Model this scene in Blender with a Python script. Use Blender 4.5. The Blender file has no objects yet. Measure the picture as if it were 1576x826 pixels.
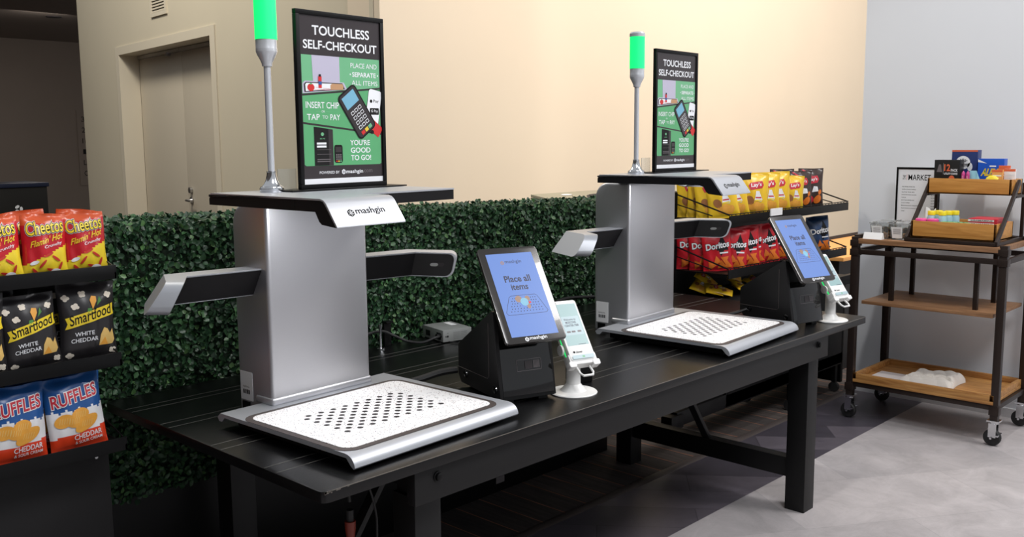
import bpy, bmesh, math, random
import numpy as np
from mathutils import Vector, Matrix
from mathutils.geometry import tessellate_polygon
random.seed(7)
S = bpy.context.scene
COL = S.collection
# ------------------------------------------------------------------ camera
cam = bpy.data.cameras.new('camera'); co = bpy.data.objects.new('camera', cam); COL.objects.link(co)
cam.sensor_width = 36.0; cam.lens = 36.0*1469.51/1576; cam.clip_start = .05; cam.clip_end = 100
FWD = Vector((0.71746, 0.68384, -0.13267)); PIT, YAW, ROL = .133066, .809409, -.0074205
def _axes():
    cy, sy = math.cos(YAW), math.sin(YAW); cp, sp = math.cos(PIT), math.sin(PIT); cr, sr = math.cos(ROL), math.sin(ROL)
    R = Matrix(((1,0,0),(0,cp,-sp),(0,sp,cp))); Z = Matrix(((cr,-sr,0),(sr,cr,0),(0,0,1))); M = Z @ R
    X = M @ Vector((cy,0,sy)); Y = M @ Vector((-sy,0,cy)); W = M @ Vector((0,-1,0))
    right = Vector((X[0],Y[0],W[0])); down = Vector((X[1],Y[1],W[1])); fwd = Vector((X[2],Y[2],W[2]))
    return right, -down, -fwd
r_, u_, b_ = _axes()
mw = Matrix(((r_[0],u_[0],b_[0],0),(r_[1],u_[1],b_[1],0),(r_[2],u_[2],b_[2],1.5),(0,0,0,1)))
co.matrix_world = mw
S.camera = co
# ------------------------------------------------------------------ world, lights, exposure
w = bpy.data.worlds.new('hall_ambient'); S.world = w; w.use_nodes = True
w.node_tree.nodes['Background'].inputs[0].default_value = (.92, .95, 1.0, 1); w.node_tree.nodes['Background'].inputs[1].default_value = .50
S.view_settings.view_transform = 'Standard'; S.view_settings.look = 'None'; S.view_settings.exposure = 0.0; S.view_settings.gamma = 1
def area(name, loc, target, sx, sy, watts, col=(1,1,1), spread=180):
    l = bpy.data.lights.new(name, 'AREA'); l.shape = 'RECTANGLE'; l.size = sx; l.size_y = sy; l.energy = watts; l.color = col; l.spread = math.radians(spread)
    o = bpy.data.objects.new(name, l); COL.objects.link(o); o.location = loc
    o.rotation_euler = (Vector(target)-Vector(loc)).to_track_quat('-Z', 'Y').to_euler(); return o
def spot(name, loc, target, watts, angle, col=(1,1,1), blend=.6, radius=.08):
    l = bpy.data.lights.new(name, 'SPOT'); l.energy = watts; l.spot_size = math.radians(angle); l.spot_blend = blend; l.color = col; l.shadow_soft_size = radius
    o = bpy.data.objects.new(name, l); COL.objects.link(o); o.location = loc
    o.rotation_euler = (Vector(target)-Vector(loc)).to_track_quat('-Z', 'Y').to_euler(); return o
area('ceiling_lamp_over_table', (1.2, -.9, 4.4), (1.9, 1.8, .8), 1.6, 1.0, 80, (.98,.98,1))
area('ceiling_lamp_over_aisle', (5.2, -1.0, 4.8), (4.3, 1.2, 0), 1.6, 1.2, 165, (1,.98,.97))
area('ceiling_lamp_over_wall', (7.6, .6, 5.6), (8.2, 5.0, 1.4), 4.0, 1.0, 370, (1,.93,.87))
area('ceiling_lamp_over_corridor', (1.7, 7.3, 5.8), (4.4, 8.4, 1.3), 1.4, 1.0, 190, (1,.94,.82))
area('added_corridor_fill', (6.0, 15.5, 3.45), (6.0, 16.5, 0), .8, .8, 45, (1,.92,.85))  # added fill without a known fitting, lifts the dark corridor
spot('track_spot_on_cart', (2.9, 1.3, 4.6), (5.2, 1.8, .7), 165, 52, (1,.98,.95))
spot('track_spot_on_racks', (1.2, -.2, 4.4), (1.2, 2.6, .9), 90, 42, (1,.98,.95))
# ------------------------------------------------------------------ materials
def lin(c):
    return tuple(((x/255)/12.92 if x/255 <= .04045 else ((x/255+.055)/1.055)**2.4) for x in c[:3]) + (1,)
def mat(name, rgb, rough=.5, metal=0, spec=.5, emit=None, es=1, noise=0, nscale=20, bump=0, bscale=200, alpha=None, trans=0, coat=0, stretch=None):
    m = bpy.data.materials.new(name); m.use_nodes = True; nt = m.node_tree; b = nt.nodes['Principled BSDF']
    b.inputs['Base Color'].default_value = lin(rgb); b.inputs['Roughness'].default_value = rough; b.inputs['Metallic'].default_value = metal
    b.inputs['Specular IOR Level'].default_value = spec; b.inputs['Coat Weight'].default_value = coat
    if trans: b.inputs['Transmission Weight'].default_value = trans; b.inputs['IOR'].default_value = 1.3
    if emit: b.inputs['Emission Color'].default_value = lin(emit); b.inputs['Emission Strength'].default_value = es
    if alpha is not None: b.inputs['Alpha'].default_value = alpha
    if noise or bump:
        tc = nt.nodes.new('ShaderNodeTexCoord'); mp = nt.nodes.new('ShaderNodeMapping'); nt.links.new(tc.outputs['Object'], mp.inputs[0])
        if stretch: mp.inputs['Scale'].default_value = stretch
    if noise:
        n = nt.nodes.new('ShaderNodeTexNoise'); n.inputs['Scale'].default_value = nscale; n.inputs['Detail'].default_value = 5
        nt.links.new(mp.outputs[0], n.inputs['Vector'])
        mx = nt.nodes.new('ShaderNodeMix'); mx.data_type = 'RGBA'; nt.links.new(n.outputs[0], mx.inputs[0])
        mx.inputs[6].default_value = tuple(x*(1-noise) for x in lin(rgb)[:3])+(1,); mx.inputs[7].default_value = tuple(min(1,x*(1+noise)) for x in lin(rgb)[:3])+(1,)
        nt.links.new(mx.outputs[2], b.inputs['Base Color'])
    if bump:
        n2 = nt.nodes.new('ShaderNodeTexNoise'); n2.inputs['Scale'].default_value = bscale; nt.links.new(mp.outputs[0], n2.inputs['Vector'])
        bp = nt.nodes.new('ShaderNodeBump'); bp.inputs['Strength'].default_value = bump; bp.inputs['Distance'].default_value = .002
        nt.links.new(n2.outputs[0], bp.inputs['Height']); nt.links.new(bp.outputs[0], b.inputs['Normal'])
    return m
def ramp_mat(name, kind, c1, c2, rough=.5, metal=0, scale=5, dist=3, stretch=(1,1,1), detail=4, lo=.35, hi=.65, bump=0):
    m = bpy.data.materials.new(name); m.use_nodes = True; nt = m.node_tree; b = nt.nodes['Principled BSDF']
    tc = nt.nodes.new('ShaderNodeTexCoord'); mp = nt.nodes.new('ShaderNodeMapping'); mp.inputs['Scale'].default_value = stretch
    nt.links.new(tc.outputs['Object'], mp.inputs[0])
    n = nt.nodes.new('ShaderNodeTexNoise'); n.inputs['Scale'].default_value = scale; n.inputs['Detail'].default_value = detail; n.inputs['Distortion'].default_value = dist
    nt.links.new(mp.outputs[0], n.inputs['Vector'])
    cr = nt.nodes.new('ShaderNodeValToRGB'); cr.color_ramp.elements[0].position = lo; cr.color_ramp.elements[1].position = hi
    cr.color_ramp.elements[0].color = lin(c1); cr.color_ramp.elements[1].color = lin(c2)
    nt.links.new(n.outputs[0], cr.inputs[0]); nt.links.new(cr.outputs[0], b.inputs['Base Color'])
    b.inputs['Roughness'].default_value = rough; b.inputs['Metallic'].default_value = metal
    if bump:
        bp = nt.nodes.new('ShaderNodeBump'); bp.inputs['Strength'].default_value = bump; bp.inputs['Distance'].default_value = .003
        nt.links.new(n.outputs[0], bp.inputs['Height']); nt.links.new(bp.outputs[0], b.inputs['Normal'])
    return m
def plank_mat(name, c1, c2, cm, bw, bh, mortar, rough, rot=0, nz=.35, nscale=3, off=.5, bias=0, nst=None, dist=1.5, nrough=.65):
    m = bpy.data.materials.new(name); m.use_nodes = True; nt = m.node_tree; b = nt.nodes['Principled BSDF']
    tc = nt.nodes.new('ShaderNodeTexCoord'); mp = nt.nodes.new('ShaderNodeMapping'); mp.inputs['Rotation'].default_value = (0,0,rot)
    nt.links.new(tc.outputs['Object'], mp.inputs[0])
    br = nt.nodes.new('ShaderNodeTexBrick'); br.inputs['Scale'].default_value = 1; br.inputs['Brick Width'].default_value = bw; br.inputs['Row Height'].default_value = bh
    br.inputs['Mortar Size'].default_value = mortar; br.inputs['Color1'].default_value = lin(c1); br.inputs['Color2'].default_value = lin(c2); br.inputs['Mortar'].default_value = lin(cm)
    br.inputs['Bias'].default_value = bias; br.offset = off; br.inputs['Mortar Smooth'].default_value = .3
    nt.links.new(mp.outputs[0], br.inputs['Vector'])
    n = nt.nodes.new('ShaderNodeTexNoise'); n.inputs['Scale'].default_value = nscale; n.inputs['Detail'].default_value = 8; n.inputs['Distortion'].default_value = dist; n.inputs['Roughness'].default_value = nrough
    if nst:
        m2 = nt.nodes.new('ShaderNodeMapping'); m2.inputs['Scale'].default_value = nst; nt.links.new(mp.outputs[0], m2.inputs[0]); nt.links.new(m2.outputs[0], n.inputs['Vector'])
    else: nt.links.new(mp.outputs[0], n.inputs['Vector'])
    mr = nt.nodes.new('ShaderNodeMapRange'); mr.inputs[1].default_value = .25; mr.inputs[2].default_value = .75; mr.inputs[3].default_value = 1-nz; mr.inputs[4].default_value = 1+nz
    nt.links.new(n.outputs[0], mr.inputs[0])
    mx = nt.nodes.new('ShaderNodeMix'); mx.data_type = 'RGBA'; mx.blend_type = 'MULTIPLY'; mx.inputs[0].default_value = 1
    nt.links.new(br.outputs[0], mx.inputs[6]); nt.links.new(mr.outputs[0], mx.inputs[7]); nt.links.new(mx.outputs[2], b.inputs['Base Color'])
    b.inputs['Roughness'].default_value = rough
    return m
def speckle_mat(name):
    m = bpy.data.materials.new(name); m.use_nodes = True; nt = m.node_tree; b = nt.nodes['Principled BSDF']
    tc = nt.nodes.new('ShaderNodeTexCoord'); v = nt.nodes.new('ShaderNodeTexVoronoi'); v.inputs['Scale'].default_value = 190
    nt.links.new(tc.outputs['Object'], v.inputs['Vector'])
    sep = nt.nodes.new('ShaderNodeSeparateColor'); nt.links.new(v.outputs['Color'], sep.inputs[0])
    lt = nt.nodes.new('ShaderNodeMath'); lt.operation = 'LESS_THAN'; lt.inputs[1].default_value = .30; nt.links.new(v.outputs['Distance'], lt.inputs[0])
    gt = nt.nodes.new('ShaderNodeMath'); gt.operation = 'GREATER_THAN'; gt.inputs[1].default_value = .45; nt.links.new(sep.outputs[0], gt.inputs[0])
    ml = nt.nodes.new('ShaderNodeMath'); ml.operation = 'MULTIPLY'; nt.links.new(lt.outputs[0], ml.inputs[0]); nt.links.new(gt.outputs[0], ml.inputs[1])
    cr = nt.nodes.new('ShaderNodeValToRGB'); cr.color_ramp.interpolation = 'CONSTANT'
    cr.color_ramp.elements[0].color = lin((112,108,122)); cr.color_ramp.elements[1].position = .5; cr.color_ramp.elements[1].color = lin((168,146,142))
    nt.links.new(sep.outputs[1], cr.inputs[0])
    mx = nt.nodes.new('ShaderNodeMix'); mx.data_type = 'RGBA'; mx.inputs[6].default_value = lin((244,243,243)); nt.links.new(ml.outputs[0], mx.inputs[0]); nt.links.new(cr.outputs[0], mx.inputs[7])
    nt.links.new(mx.outputs[2], b.inputs['Base Color']); b.inputs['Roughness'].default_value = .45
    return m
def leaf_mat(name):
    m = bpy.data.materials.new(name); m.use_nodes = True; nt = m.node_tree; b = nt.nodes['Principled BSDF']
    a = nt.nodes.new('ShaderNodeAttribute'); a.attribute_name = 'leaf_tint'
    nt.links.new(a.outputs['Color'], b.inputs['Base Color']); b.inputs['Roughness'].default_value = .42; b.inputs['Specular IOR Level'].default_value = .45
    return m
M = {}
def mk(k, *a, **kw): M[k] = mat(k, *a, **kw)
mk('wall_tan', (230,213,188), .85, noise=.03, nscale=2, bump=.05, bscale=60)
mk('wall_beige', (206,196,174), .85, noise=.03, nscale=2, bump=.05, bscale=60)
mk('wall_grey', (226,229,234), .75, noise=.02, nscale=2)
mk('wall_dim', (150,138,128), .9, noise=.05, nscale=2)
mk('blocker_grey', (104,98,94), .9, noise=.05, nscale=2)  # dim colour of the added light-blocking wall
mk('door_paint', (196,186,168), .55, noise=.02, nscale=3)
mk('trim_paint', (216,206,186), .5, noise=.02, nscale=3)
mk('white_trim', (225,226,228), .5, noise=.02, nscale=3)
mk('steel', (190,190,192), .3, 1, noise=.05, nscale=30)
mk('chrome', (215,217,220), .16, 1, noise=.03, nscale=30)
mk('aluminium', (198,198,202), .38, .78, noise=.02, nscale=40, stretch=(1,1,30))
mk('aluminium_light', (186,189,195), .42, .5, noise=.015, nscale=40, stretch=(1,30,1))
mk('pole_metal', (214,217,222), .3, .4, noise=.02, nscale=40)
mk('black_metal', (8,8,9), .42, 0, spec=.22, noise=.1, nscale=30)
mk('arm_black', (20,19,21), .6, 0, spec=.2, noise=.08, nscale=50)
mk('gap_dark', (70,62,60), .55, noise=.05, nscale=30)
mk('hole_dark', (42,38,40), .7, noise=.05, nscale=30)
mk('table_black', (8,8,9), .30, 0, spec=.4, noise=.2, nscale=12, bump=.1, bscale=30, stretch=(1,12,6))
mk('table_frame', (14,14,15), .5, 0, spec=.35, noise=.2, nscale=12, stretch=(1,8,6))
mk('worn_edge', (92,86,80), .7, noise=.3, nscale=60)
mk('seam', (92,90,86), .7, noise=.2, nscale=60)
mk('terminal_black', (24,23,24), .5, spec=.3, noise=.06, nscale=80)
mk('gloss_black', (8,8,9), .06, 0, coat=.5, noise=.1, nscale=10)
mk('bezel', (36,32,30), .22, 0, coat=.3, noise=.05, nscale=20)
mk('screen_blue', (12,12,14), .25, emit=(124,160,238), es=.85, noise=.02, nscale=4)
mk('screen_ink', (12,12,14), .3, emit=(60,62,92), es=.7, noise=.02, nscale=4)
mk('screen_tan', (12,12,14), .3, emit=(196,160,140), es=.7, noise=.02, nscale=4)
mk('screen_cyan', (12,12,14), .3, emit=(172,206,208), es=.9, noise=.02, nscale=4)
mk('screen_pale', (12,12,14), .3, emit=(196,220,228), es=.9, noise=.02, nscale=4)
mk('print_white', (236,238,242), .4, noise=.01, nscale=5)
mk('print_black', (22,21,22), .65, spec=.25, noise=.05, nscale=5)
mk('print_charcoal', (52,46,48), .3, noise=.05, nscale=5)
mk('print_green', (112,180,134), .3, noise=.06, nscale=6)  # poster green paled, reflection glare is mixed into this colour
mk('print_green_dark', (92,168,114), .3, noise=.05, nscale=6)
mk('print_lilac', (188,184,204), .3, noise=.02, nscale=6)
mk('print_grey', (110,104,106), .35, noise=.02, nscale=6)
mk('print_red', (206,46,46), .35, noise=.05, nscale=8)
mk('print_blue', (52,84,150), .35, noise=.05, nscale=8)
mk('print_sky', (120,178,205), .35, noise=.05, nscale=8)
mk('print_kraft', (190,146,108), .4, noise=.05, nscale=8)
mk('print_yellow', (226,196,60), .4, noise=.05, nscale=8)
mk('lamp_green', (30,230,120), .4, emit=(18,255,120), es=1.0, noise=.02, nscale=5)
mk('white_plastic', (236,236,234), .38, noise=.02, nscale=10)
mk('label_white', (228,228,228), .5, noise=.02, nscale=10)
mk('cable_black', (22,22,23), .55, noise=.2, nscale=120)
mk('box_grey', (150,152,150), .42, .35, noise=.04, nscale=30)
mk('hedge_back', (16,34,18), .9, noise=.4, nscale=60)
mk('cart_metal', (52,42,38), .42, .5, noise=.12, nscale=40)
mk('orange_plastic', (120,38,20), .45, noise=.05, nscale=20)
mk('rubber', (28,28,29), .6, noise=.1, nscale=40)
mk('waste_olive', (168,161,138), .5, noise=.04, nscale=6)
mk('paper', (232,224,222), .8, noise=.03, nscale=10)
mk('cloth_white', (226,220,212), .95, noise=.04, nscale=30, bump=.2, bscale=400)
mk('bin_blue', (26,34,58), .4, noise=.05, nscale=8)
mk('clear_plastic', (235,238,238), .08, trans=.92, noise=.01, nscale=5)
mk('food_brown', (150,110,70), .7, noise=.5, nscale=60)
mk('food_dark', (70,70,40), .7, noise=.5, nscale=60)
mk('pink', (226,78,150), .4, noise=.04, nscale=20)
mk('pill_blue', (160,196,208), .35, noise=.04, nscale=20)
mk('cap_yellow', (235,214,40), .4, noise=.04, nscale=20)
mk('mint_green', (110,170,120), .5, noise=.5, nscale=60)
mk('candy_red', (190,40,56), .45, noise=.05, nscale=30)
mk('box_black', (26,26,26), .4, noise=.05, nscale=20)
mk('box_orange', (222,106,66), .45, noise=.04, nscale=20)
mk('box_navy', (36,52,106), .4, noise=.05, nscale=20)
mk('box_blue', (28,84,190), .35, noise=.04, nscale=20)
mk('box_peach', (222,160,90), .5, noise=.05, nscale=20)
mk('tube_pink', (190,60,130), .35, noise=.1, nscale=30)
mk('packet_teal', (140,190,205), .3, noise=.15, nscale=30)
mk('foil_orange', (206,84,42), .28, noise=.06, nscale=25)
mk('foil_red', (190,28,40), .28, noise=.06, nscale=25)
mk('foil_yellow', (236,208,52), .3, noise=.05, nscale=25)
mk('foil_black', (40,38,40), .3, noise=.1, nscale=25)
mk('foil_blue', (34,84,148), .28, noise=.06, nscale=25)
mk('foil_white', (228,228,230), .32, noise=.04, nscale=25)
mk('foil_redorange', (222,66,34), .3, noise=.05, nscale=25)
mk('foil_gold', (226,184,42), .3, noise=.1, nscale=25)
mk('foil_cocoa', (58,44,40), .3, noise=.1, nscale=25)
mk('foil_navy', (40,66,104), .3, noise=.1, nscale=25)
mk('chip_gold', (226,160,60), .55, noise=.15, nscale=80)
mk('chip_orange', (226,120,40), .5, noise=.15, nscale=80)
mk('puff_red', (196,50,40), .5, noise=.15, nscale=80)
mk('popcorn', (226,216,200), .6, noise=.1, nscale=80)
mk('cheese', (226,188,110), .55, noise=.1, nscale=60)
mk('stalk_green', (70,130,60), .5, noise=.1, nscale=60)
mk('potato', (150,96,52), .55, noise=.1, nscale=60)
M['oak'] = ramp_mat('oak', 0, (150,98,48), (196,146,84), .5, scale=3, dist=1.5, stretch=(14,1,14), lo=.3, hi=.7)
M['oak_dark'] = ramp_mat('oak_dark', 0, (118,84,56), (156,116,82), .5, scale=3, dist=1.5, stretch=(14,1.2,14), lo=.3, hi=.7)
M['oak_bright'] = ramp_mat('oak_bright', 0, (176,118,52), (206,150,78), .45, scale=3, dist=1.5, stretch=(10,1.2,14), lo=.3, hi=.7)
M['speckle'] = speckle_mat('speckle'); M['leaf'] = leaf_mat('leaf')
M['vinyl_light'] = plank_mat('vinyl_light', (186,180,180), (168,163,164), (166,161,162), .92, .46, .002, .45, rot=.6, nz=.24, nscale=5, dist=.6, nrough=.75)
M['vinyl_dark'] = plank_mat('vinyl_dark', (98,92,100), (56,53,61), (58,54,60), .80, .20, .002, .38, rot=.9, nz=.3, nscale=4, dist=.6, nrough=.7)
M['carpet'] = plank_mat('carpet', (70,62,58), (50,45,44), (150,96,70), 6.0, .135, .0028, .95, rot=math.pi/2, nz=.75, nscale=3, off=.37, nst=(1.2,14,1), dist=.2, nrough=.7)
# ------------------------------------------------------------------ mesh builder
_tc = {}
def text_geo(s, bold=0.0):
    k = (s, bold)
    if k in _tc: return _tc[k]
    c = bpy.data.curves.new('t', 'FONT'); c.body = s; c.size = 1; c.resolution_u = 3; c.offset = bold; c.fill_mode = 'FRONT'
    o = bpy.data.objects.new('t', c); COL.objects.link(o)
    dg = bpy.context.evaluated_depsgraph_get(); dg.update()
    me = bpy.data.meshes.new_from_object(o.evaluated_get(dg))
    vs = [(v.co.x, v.co.y) for v in me.vertices]; fs = [tuple(p.vertices) for p in me.polygons]
    bpy.data.objects.remove(o); bpy.data.curves.remove(c); bpy.data.meshes.remove(me)
    _tc[k] = (vs, fs); return vs, fs
def densify(vs, fs, L):
    bm = bmesh.new(); bv = [bm.verts.new((x, y, 0)) for x, y in vs]
    for f in fs:
        try: bm.faces.new([bv[i] for i in f])
        except ValueError: pass
    for _ in range(5):
        es = [e for e in bm.edges if e.calc_length() > L]
        if not es: break
        bmesh.ops.subdivide_edges(bm, edges=es, cuts=1, use_grid_fill=False)
        bmesh.ops.triangulate(bm, faces=[f for f in bm.faces if len(f.verts) > 3])
    bm.verts.index_update()
    r = [(v.co.x, v.co.y) for v in bm.verts], [tuple(v.index for v in f.verts) for f in bm.faces]
    bm.free(); return r
class MB:
    def __init__(s): s.v = []; s.f = []; s.m = []; s.sm = []
    def add(s, vs, fs, m=0, sm=False):
        o = len(s.v); s.v += [tuple(x) for x in vs]; s.f += [tuple(i+o for i in f) for f in fs]; s.m += [m]*len(fs); s.sm += [sm]*len(fs); return s
    def box(s, a, b, m=0, T=None):
        x0,y0,z0 = a; x1,y1,z1 = b
        vs = [(x0,y0,z0),(x1,y0,z0),(x1,y1,z0),(x0,y1,z0),(x0,y0,z1),(x1,y0,z1),(x1,y1,z1),(x0,y1,z1)]
        if T: vs = [T @ Vector(v) for v in vs]
        return s.add(vs, [(3,2,1,0),(4,5,6,7),(0,1,5,4),(1,2,6,5),(2,3,7,6),(3,0,4,7)], m)
    def prism(s, poly, fn0, fn1, m=0, sm=False):
        n = len(poly); vs = [fn0(*p) for p in poly] + [fn1(*p) for p in poly]
        fs = [tuple(range(n))[::-1], tuple(range(n, 2*n))] + [(i, (i+1) % n, n+(i+1) % n, n+i) for i in range(n)]
        return s.add(vs, fs, m, sm)
    def prism_x(s, poly, x0, x1, m=0): return s.prism(poly, lambda a,b: (x0,a,b), lambda a,b: (x1,a,b), m)
    def prism_y(s, poly, y0, y1, m=0): return s.prism(poly, lambda a,b: (a,y0,b), lambda a,b: (a,y1,b), m)
    def prism_z(s, poly, z0, z1, m=0): return s.prism(poly, lambda a,b: (a,b,z0), lambda a,b: (a,b,z1), m)
    def tube(s, path, r, n=10, m=0, cap=True):
        P = [Vector(p) for p in path]; rs = r if isinstance(r, (list, tuple)) else [r]*len(P); vs = []; fs = []
        up = None
        for i, p in enumerate(P):
            t = (P[min(i+1, len(P)-1)] - P[max(i-1, 0)]).normalized()
            if up is None: up = Vector((0,0,1)) if abs(t.z) < .9 else Vector((1,0,0))
            a = (up - t*up.dot(t)).normalized(); b = t.cross(a); up = a
            for k in range(n):
                q = 2*math.pi*k/n; vs.append(p + a*rs[i]*math.cos(q) + b*rs[i]*math.sin(q))
        for i in range(len(P)-1):
            for k in range(n): fs.append((i*n+k, i*n+(k+1) % n, (i+1)*n+(k+1) % n, (i+1)*n+k))
        if cap: fs += [tuple(range(n))[::-1], tuple(range((len(P)-1)*n, len(P)*n))]
        return s.add(vs, fs, m, True)
    def bar(s, p0, p1, w, h, m=0, up=(0,0,1)):
        p0 = Vector(p0); p1 = Vector(p1); t = (p1-p0).normalized(); a = Vector(up); a = (a-t*a.dot(t)).normalized(); b = t.cross(a)
        q = [(-w/2,-h/2),(w/2,-h/2),(w/2,h/2),(-w/2,h/2)]
        vs = [p0+b*x+a*y for x,y in q]+[p1+b*x+a*y for x,y in q]
        return s.add(vs, [(3,2,1,0),(4,5,6,7),(0,1,5,4),(1,2,6,5),(2,3,7,6),(3,0,4,7)], m)
    def lathe(s, prof, c=(0,0,0), n=28, m=0, axis='z'):
        vs = []; fs = []
        for r, z in prof:
            for k in range(n):
                q = 2*math.pi*k/n; x, y = r*math.cos(q), r*math.sin(q)
                vs.append({'z': (c[0]+x, c[1]+y, c[2]+z), 'y': (c[0]+x, c[1]+z, c[2]+y), 'x': (c[0]+z, c[1]+x, c[2]+y)}[axis])
        for i in range(len(prof)-1):
            for k in range(n): fs.append((i*n+k, i*n+(k+1) % n, (i+1)*n+(k+1) % n, (i+1)*n+k))
        if prof[0][0] > 1e-5: fs.append(tuple(range(n))[::-1])
        if prof[-1][0] > 1e-5: fs.append(tuple(range((len(prof)-1)*n, len(prof)*n)))
        return s.add(vs, fs, m, True)
    def grid(s, fn, nu, nv, m=0, sm=True):
        vs = [fn(i/nu, j/nv) for j in range(nv+1) for i in range(nu+1)]; o = len(s.v); s.v += [tuple(v) for v in vs]
        for j in range(nv):
            for i in range(nu):
                s.f.append((o+j*(nu+1)+i, o+j*(nu+1)+i+1, o+(j+1)*(nu+1)+i+1, o+(j+1)*(nu+1)+i))
                s.m.append(m((i+.5)/nu, (j+.5)/nv) if callable(m) else m); s.sm.append(sm)
        return s
    # flat figures mapped onto a surface by fn(x, y)
    def shape(s, poly, fn, m=0, L=None):
        vs = [tuple(p) for p in poly]; fs = [tuple(t) for t in tessellate_polygon([[Vector((x,y,0)) for x,y in poly]])]
        area2 = sum(vs[i][0]*vs[(i+1)%len(vs)][1]-vs[(i+1)%len(vs)][0]*vs[i][1] for i in range(len(vs)))
        out = []
        for t in fs:
            a = (vs[t[1]][0]-vs[t[0]][0])*(vs[t[2]][1]-vs[t[0]][1])-(vs[t[2]][0]-vs[t[0]][0])*(vs[t[1]][1]-vs[t[0]][1])
            out.append(t if a > 0 else t[::-1])
        if L: vs, out = densify(vs, out, L)
        return s.add([fn(x, y) for x, y in vs], out, m)
    def rect(s, x0, x1, y0, y1, fn, m=0, L=None, r=0):
        return s.shape(rrect(x0, x1, y0, y1, r) if r else [(x0,y0),(x1,y0),(x1,y1),(x0,y1)], fn, m, L)
    def disc(s, cx, cy, rx, ry, fn, m=0, n=18, L=None, rot=0):
        c, d = math.cos(rot), math.sin(rot)
        return s.shape([(cx+c*rx*math.cos(2*math.pi*k/n)-d*ry*math.sin(2*math.pi*k/n), cy+d*rx*math.cos(2*math.pi*k/n)+c*ry*math.sin(2*math.pi*k/n)) for k in range(n)], fn, m, L)
    def text(s, t, x0, x1, y0, y1, fn, m=0, bold=.0, L=None, slant=0, rise=0, grow=0):
        vs, fs = text_geo(t, bold)
        if not vs: return s
        b0 = text_geo(t, 0)[0]
        ax, bx = min(v[0] for v in b0), max(v[0] for v in b0); ay, by = min(v[1] for v in b0), max(v[1] for v in b0)
        sx = (x1-x0)/(bx-ax); sy = (y1-y0)/(by-ay)
        q = []
        for x, y in vs:
            X = x0+(x-ax)*sx; Y = y0+(y-ay)*sy
            q.append((X+slant*(Y-y0), Y+rise*(X-x0)))
        if L: q, fs = densify(q, fs, L)
        return s.add([fn(x, y) for x, y in q], fs, m)
    def build(s, name, mats, parent=None, bevel=0, ang=35, seg=2, loc=None):
        me = bpy.data.meshes.new(name); me.from_pydata(s.v, [], s.f)
        for m in mats: me.materials.append(M[m])
        me.polygons.foreach_set('material_index', s.m); me.polygons.foreach_set('use_smooth', s.sm)
        bm = bmesh.new(); bm.from_mesh(me)
        if bevel:
            es = [e for e in bm.edges if e.is_manifold and len(e.link_faces) == 2 and e.calc_face_angle(0) > math.radians(30)]
            bmesh.ops.bevel(bm, geom=es, offset=bevel, segments=seg, affect='EDGES', profile=.6, clamp_overlap=True)
            for f in bm.faces: f.smooth = True
        closed = all(e.is_manifold for e in bm.edges)
        if closed: bmesh.ops.recalc_face_normals(bm, faces=bm.faces)
        bm.to_mesh(me); bm.free()
        me.set_sharp_from_angle(angle=math.radians(ang))
        o = bpy.data.objects.new(name, me); COL.objects.link(o)
        if parent: o.parent = parent
        if loc: o.location = loc
        return o
def rrect(x0, x1, y0, y1, r, n=5):
    P = []
    for cx, cy, a in ((x1-r,y0+r,-90),(x1-r,y1-r,0),(x0+r,y1-r,90),(x0+r,y0+r,180)):
        for k in range(n+1):
            q = math.radians(a+90*k/n); P.append((cx+r*math.cos(q), cy+r*math.sin(q)))
    return P
def tag(o, label, cat, group=None):
    o['label'] = label; o['category'] = cat
    if group: o['group'] = group
    return o
def thing(name, loc, label, cat, rz=0, group=None):
    o = bpy.data.objects.new(name, None); COL.objects.link(o); o.location = loc; o.rotation_euler = (0,0,rz); o.empty_display_size = .05
    return tag(o, label, cat, group)
def struct(o): o['kind'] = 'structure'; return o
def tree_copy(o, parent=None):
    c = o.copy(); COL.objects.link(c)
    if parent: c.parent = parent
    for ch in list(o.children): tree_copy(ch, c)
    return c
XY = lambda z: (lambda x, y: (x, y, z))
# ------------------------------------------------------------------ setting
def quad(name, pts, m):
    b = MB(); b.add(pts, [tuple(range(len(pts)))], 0); return struct(b.build(name, [m]))
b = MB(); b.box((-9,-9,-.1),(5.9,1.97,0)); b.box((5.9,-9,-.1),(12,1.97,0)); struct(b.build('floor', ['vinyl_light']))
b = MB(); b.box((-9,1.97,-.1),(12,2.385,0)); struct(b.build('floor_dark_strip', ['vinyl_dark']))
b = MB(); b.box((-9,2.395,-.1),(16,21,0)); struct(b.build('floor_carpet', ['carpet']))
b = MB(); b.prism_x([(2.365,0),(2.415,0),(2.405,.005),(2.375,.005)], -9, 5.45); struct(b.build('trim_1', ['gap_dark']))
# tan wall, facing the viewer, and the wall that turns back from its left end and holds the door
b = MB(); b.box((3.915,4.87,0),(16,5.2,6)); struct(b.build('wall_back', ['wall_tan']))
b = MB(); b.box((-4.2,-9,0),(-4.0,20.2,5)); struct(b.build('added_blocker_left', ['blocker_grey']))  # added unseen wall, cuts ambient light and darkens left-hand reflections
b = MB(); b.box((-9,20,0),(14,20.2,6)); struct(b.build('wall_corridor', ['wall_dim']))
b = MB(); b.box((-9,11.6,3.53),(14,20.2,3.7)); struct(b.build('ceiling', ['wall_dim']))
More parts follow.
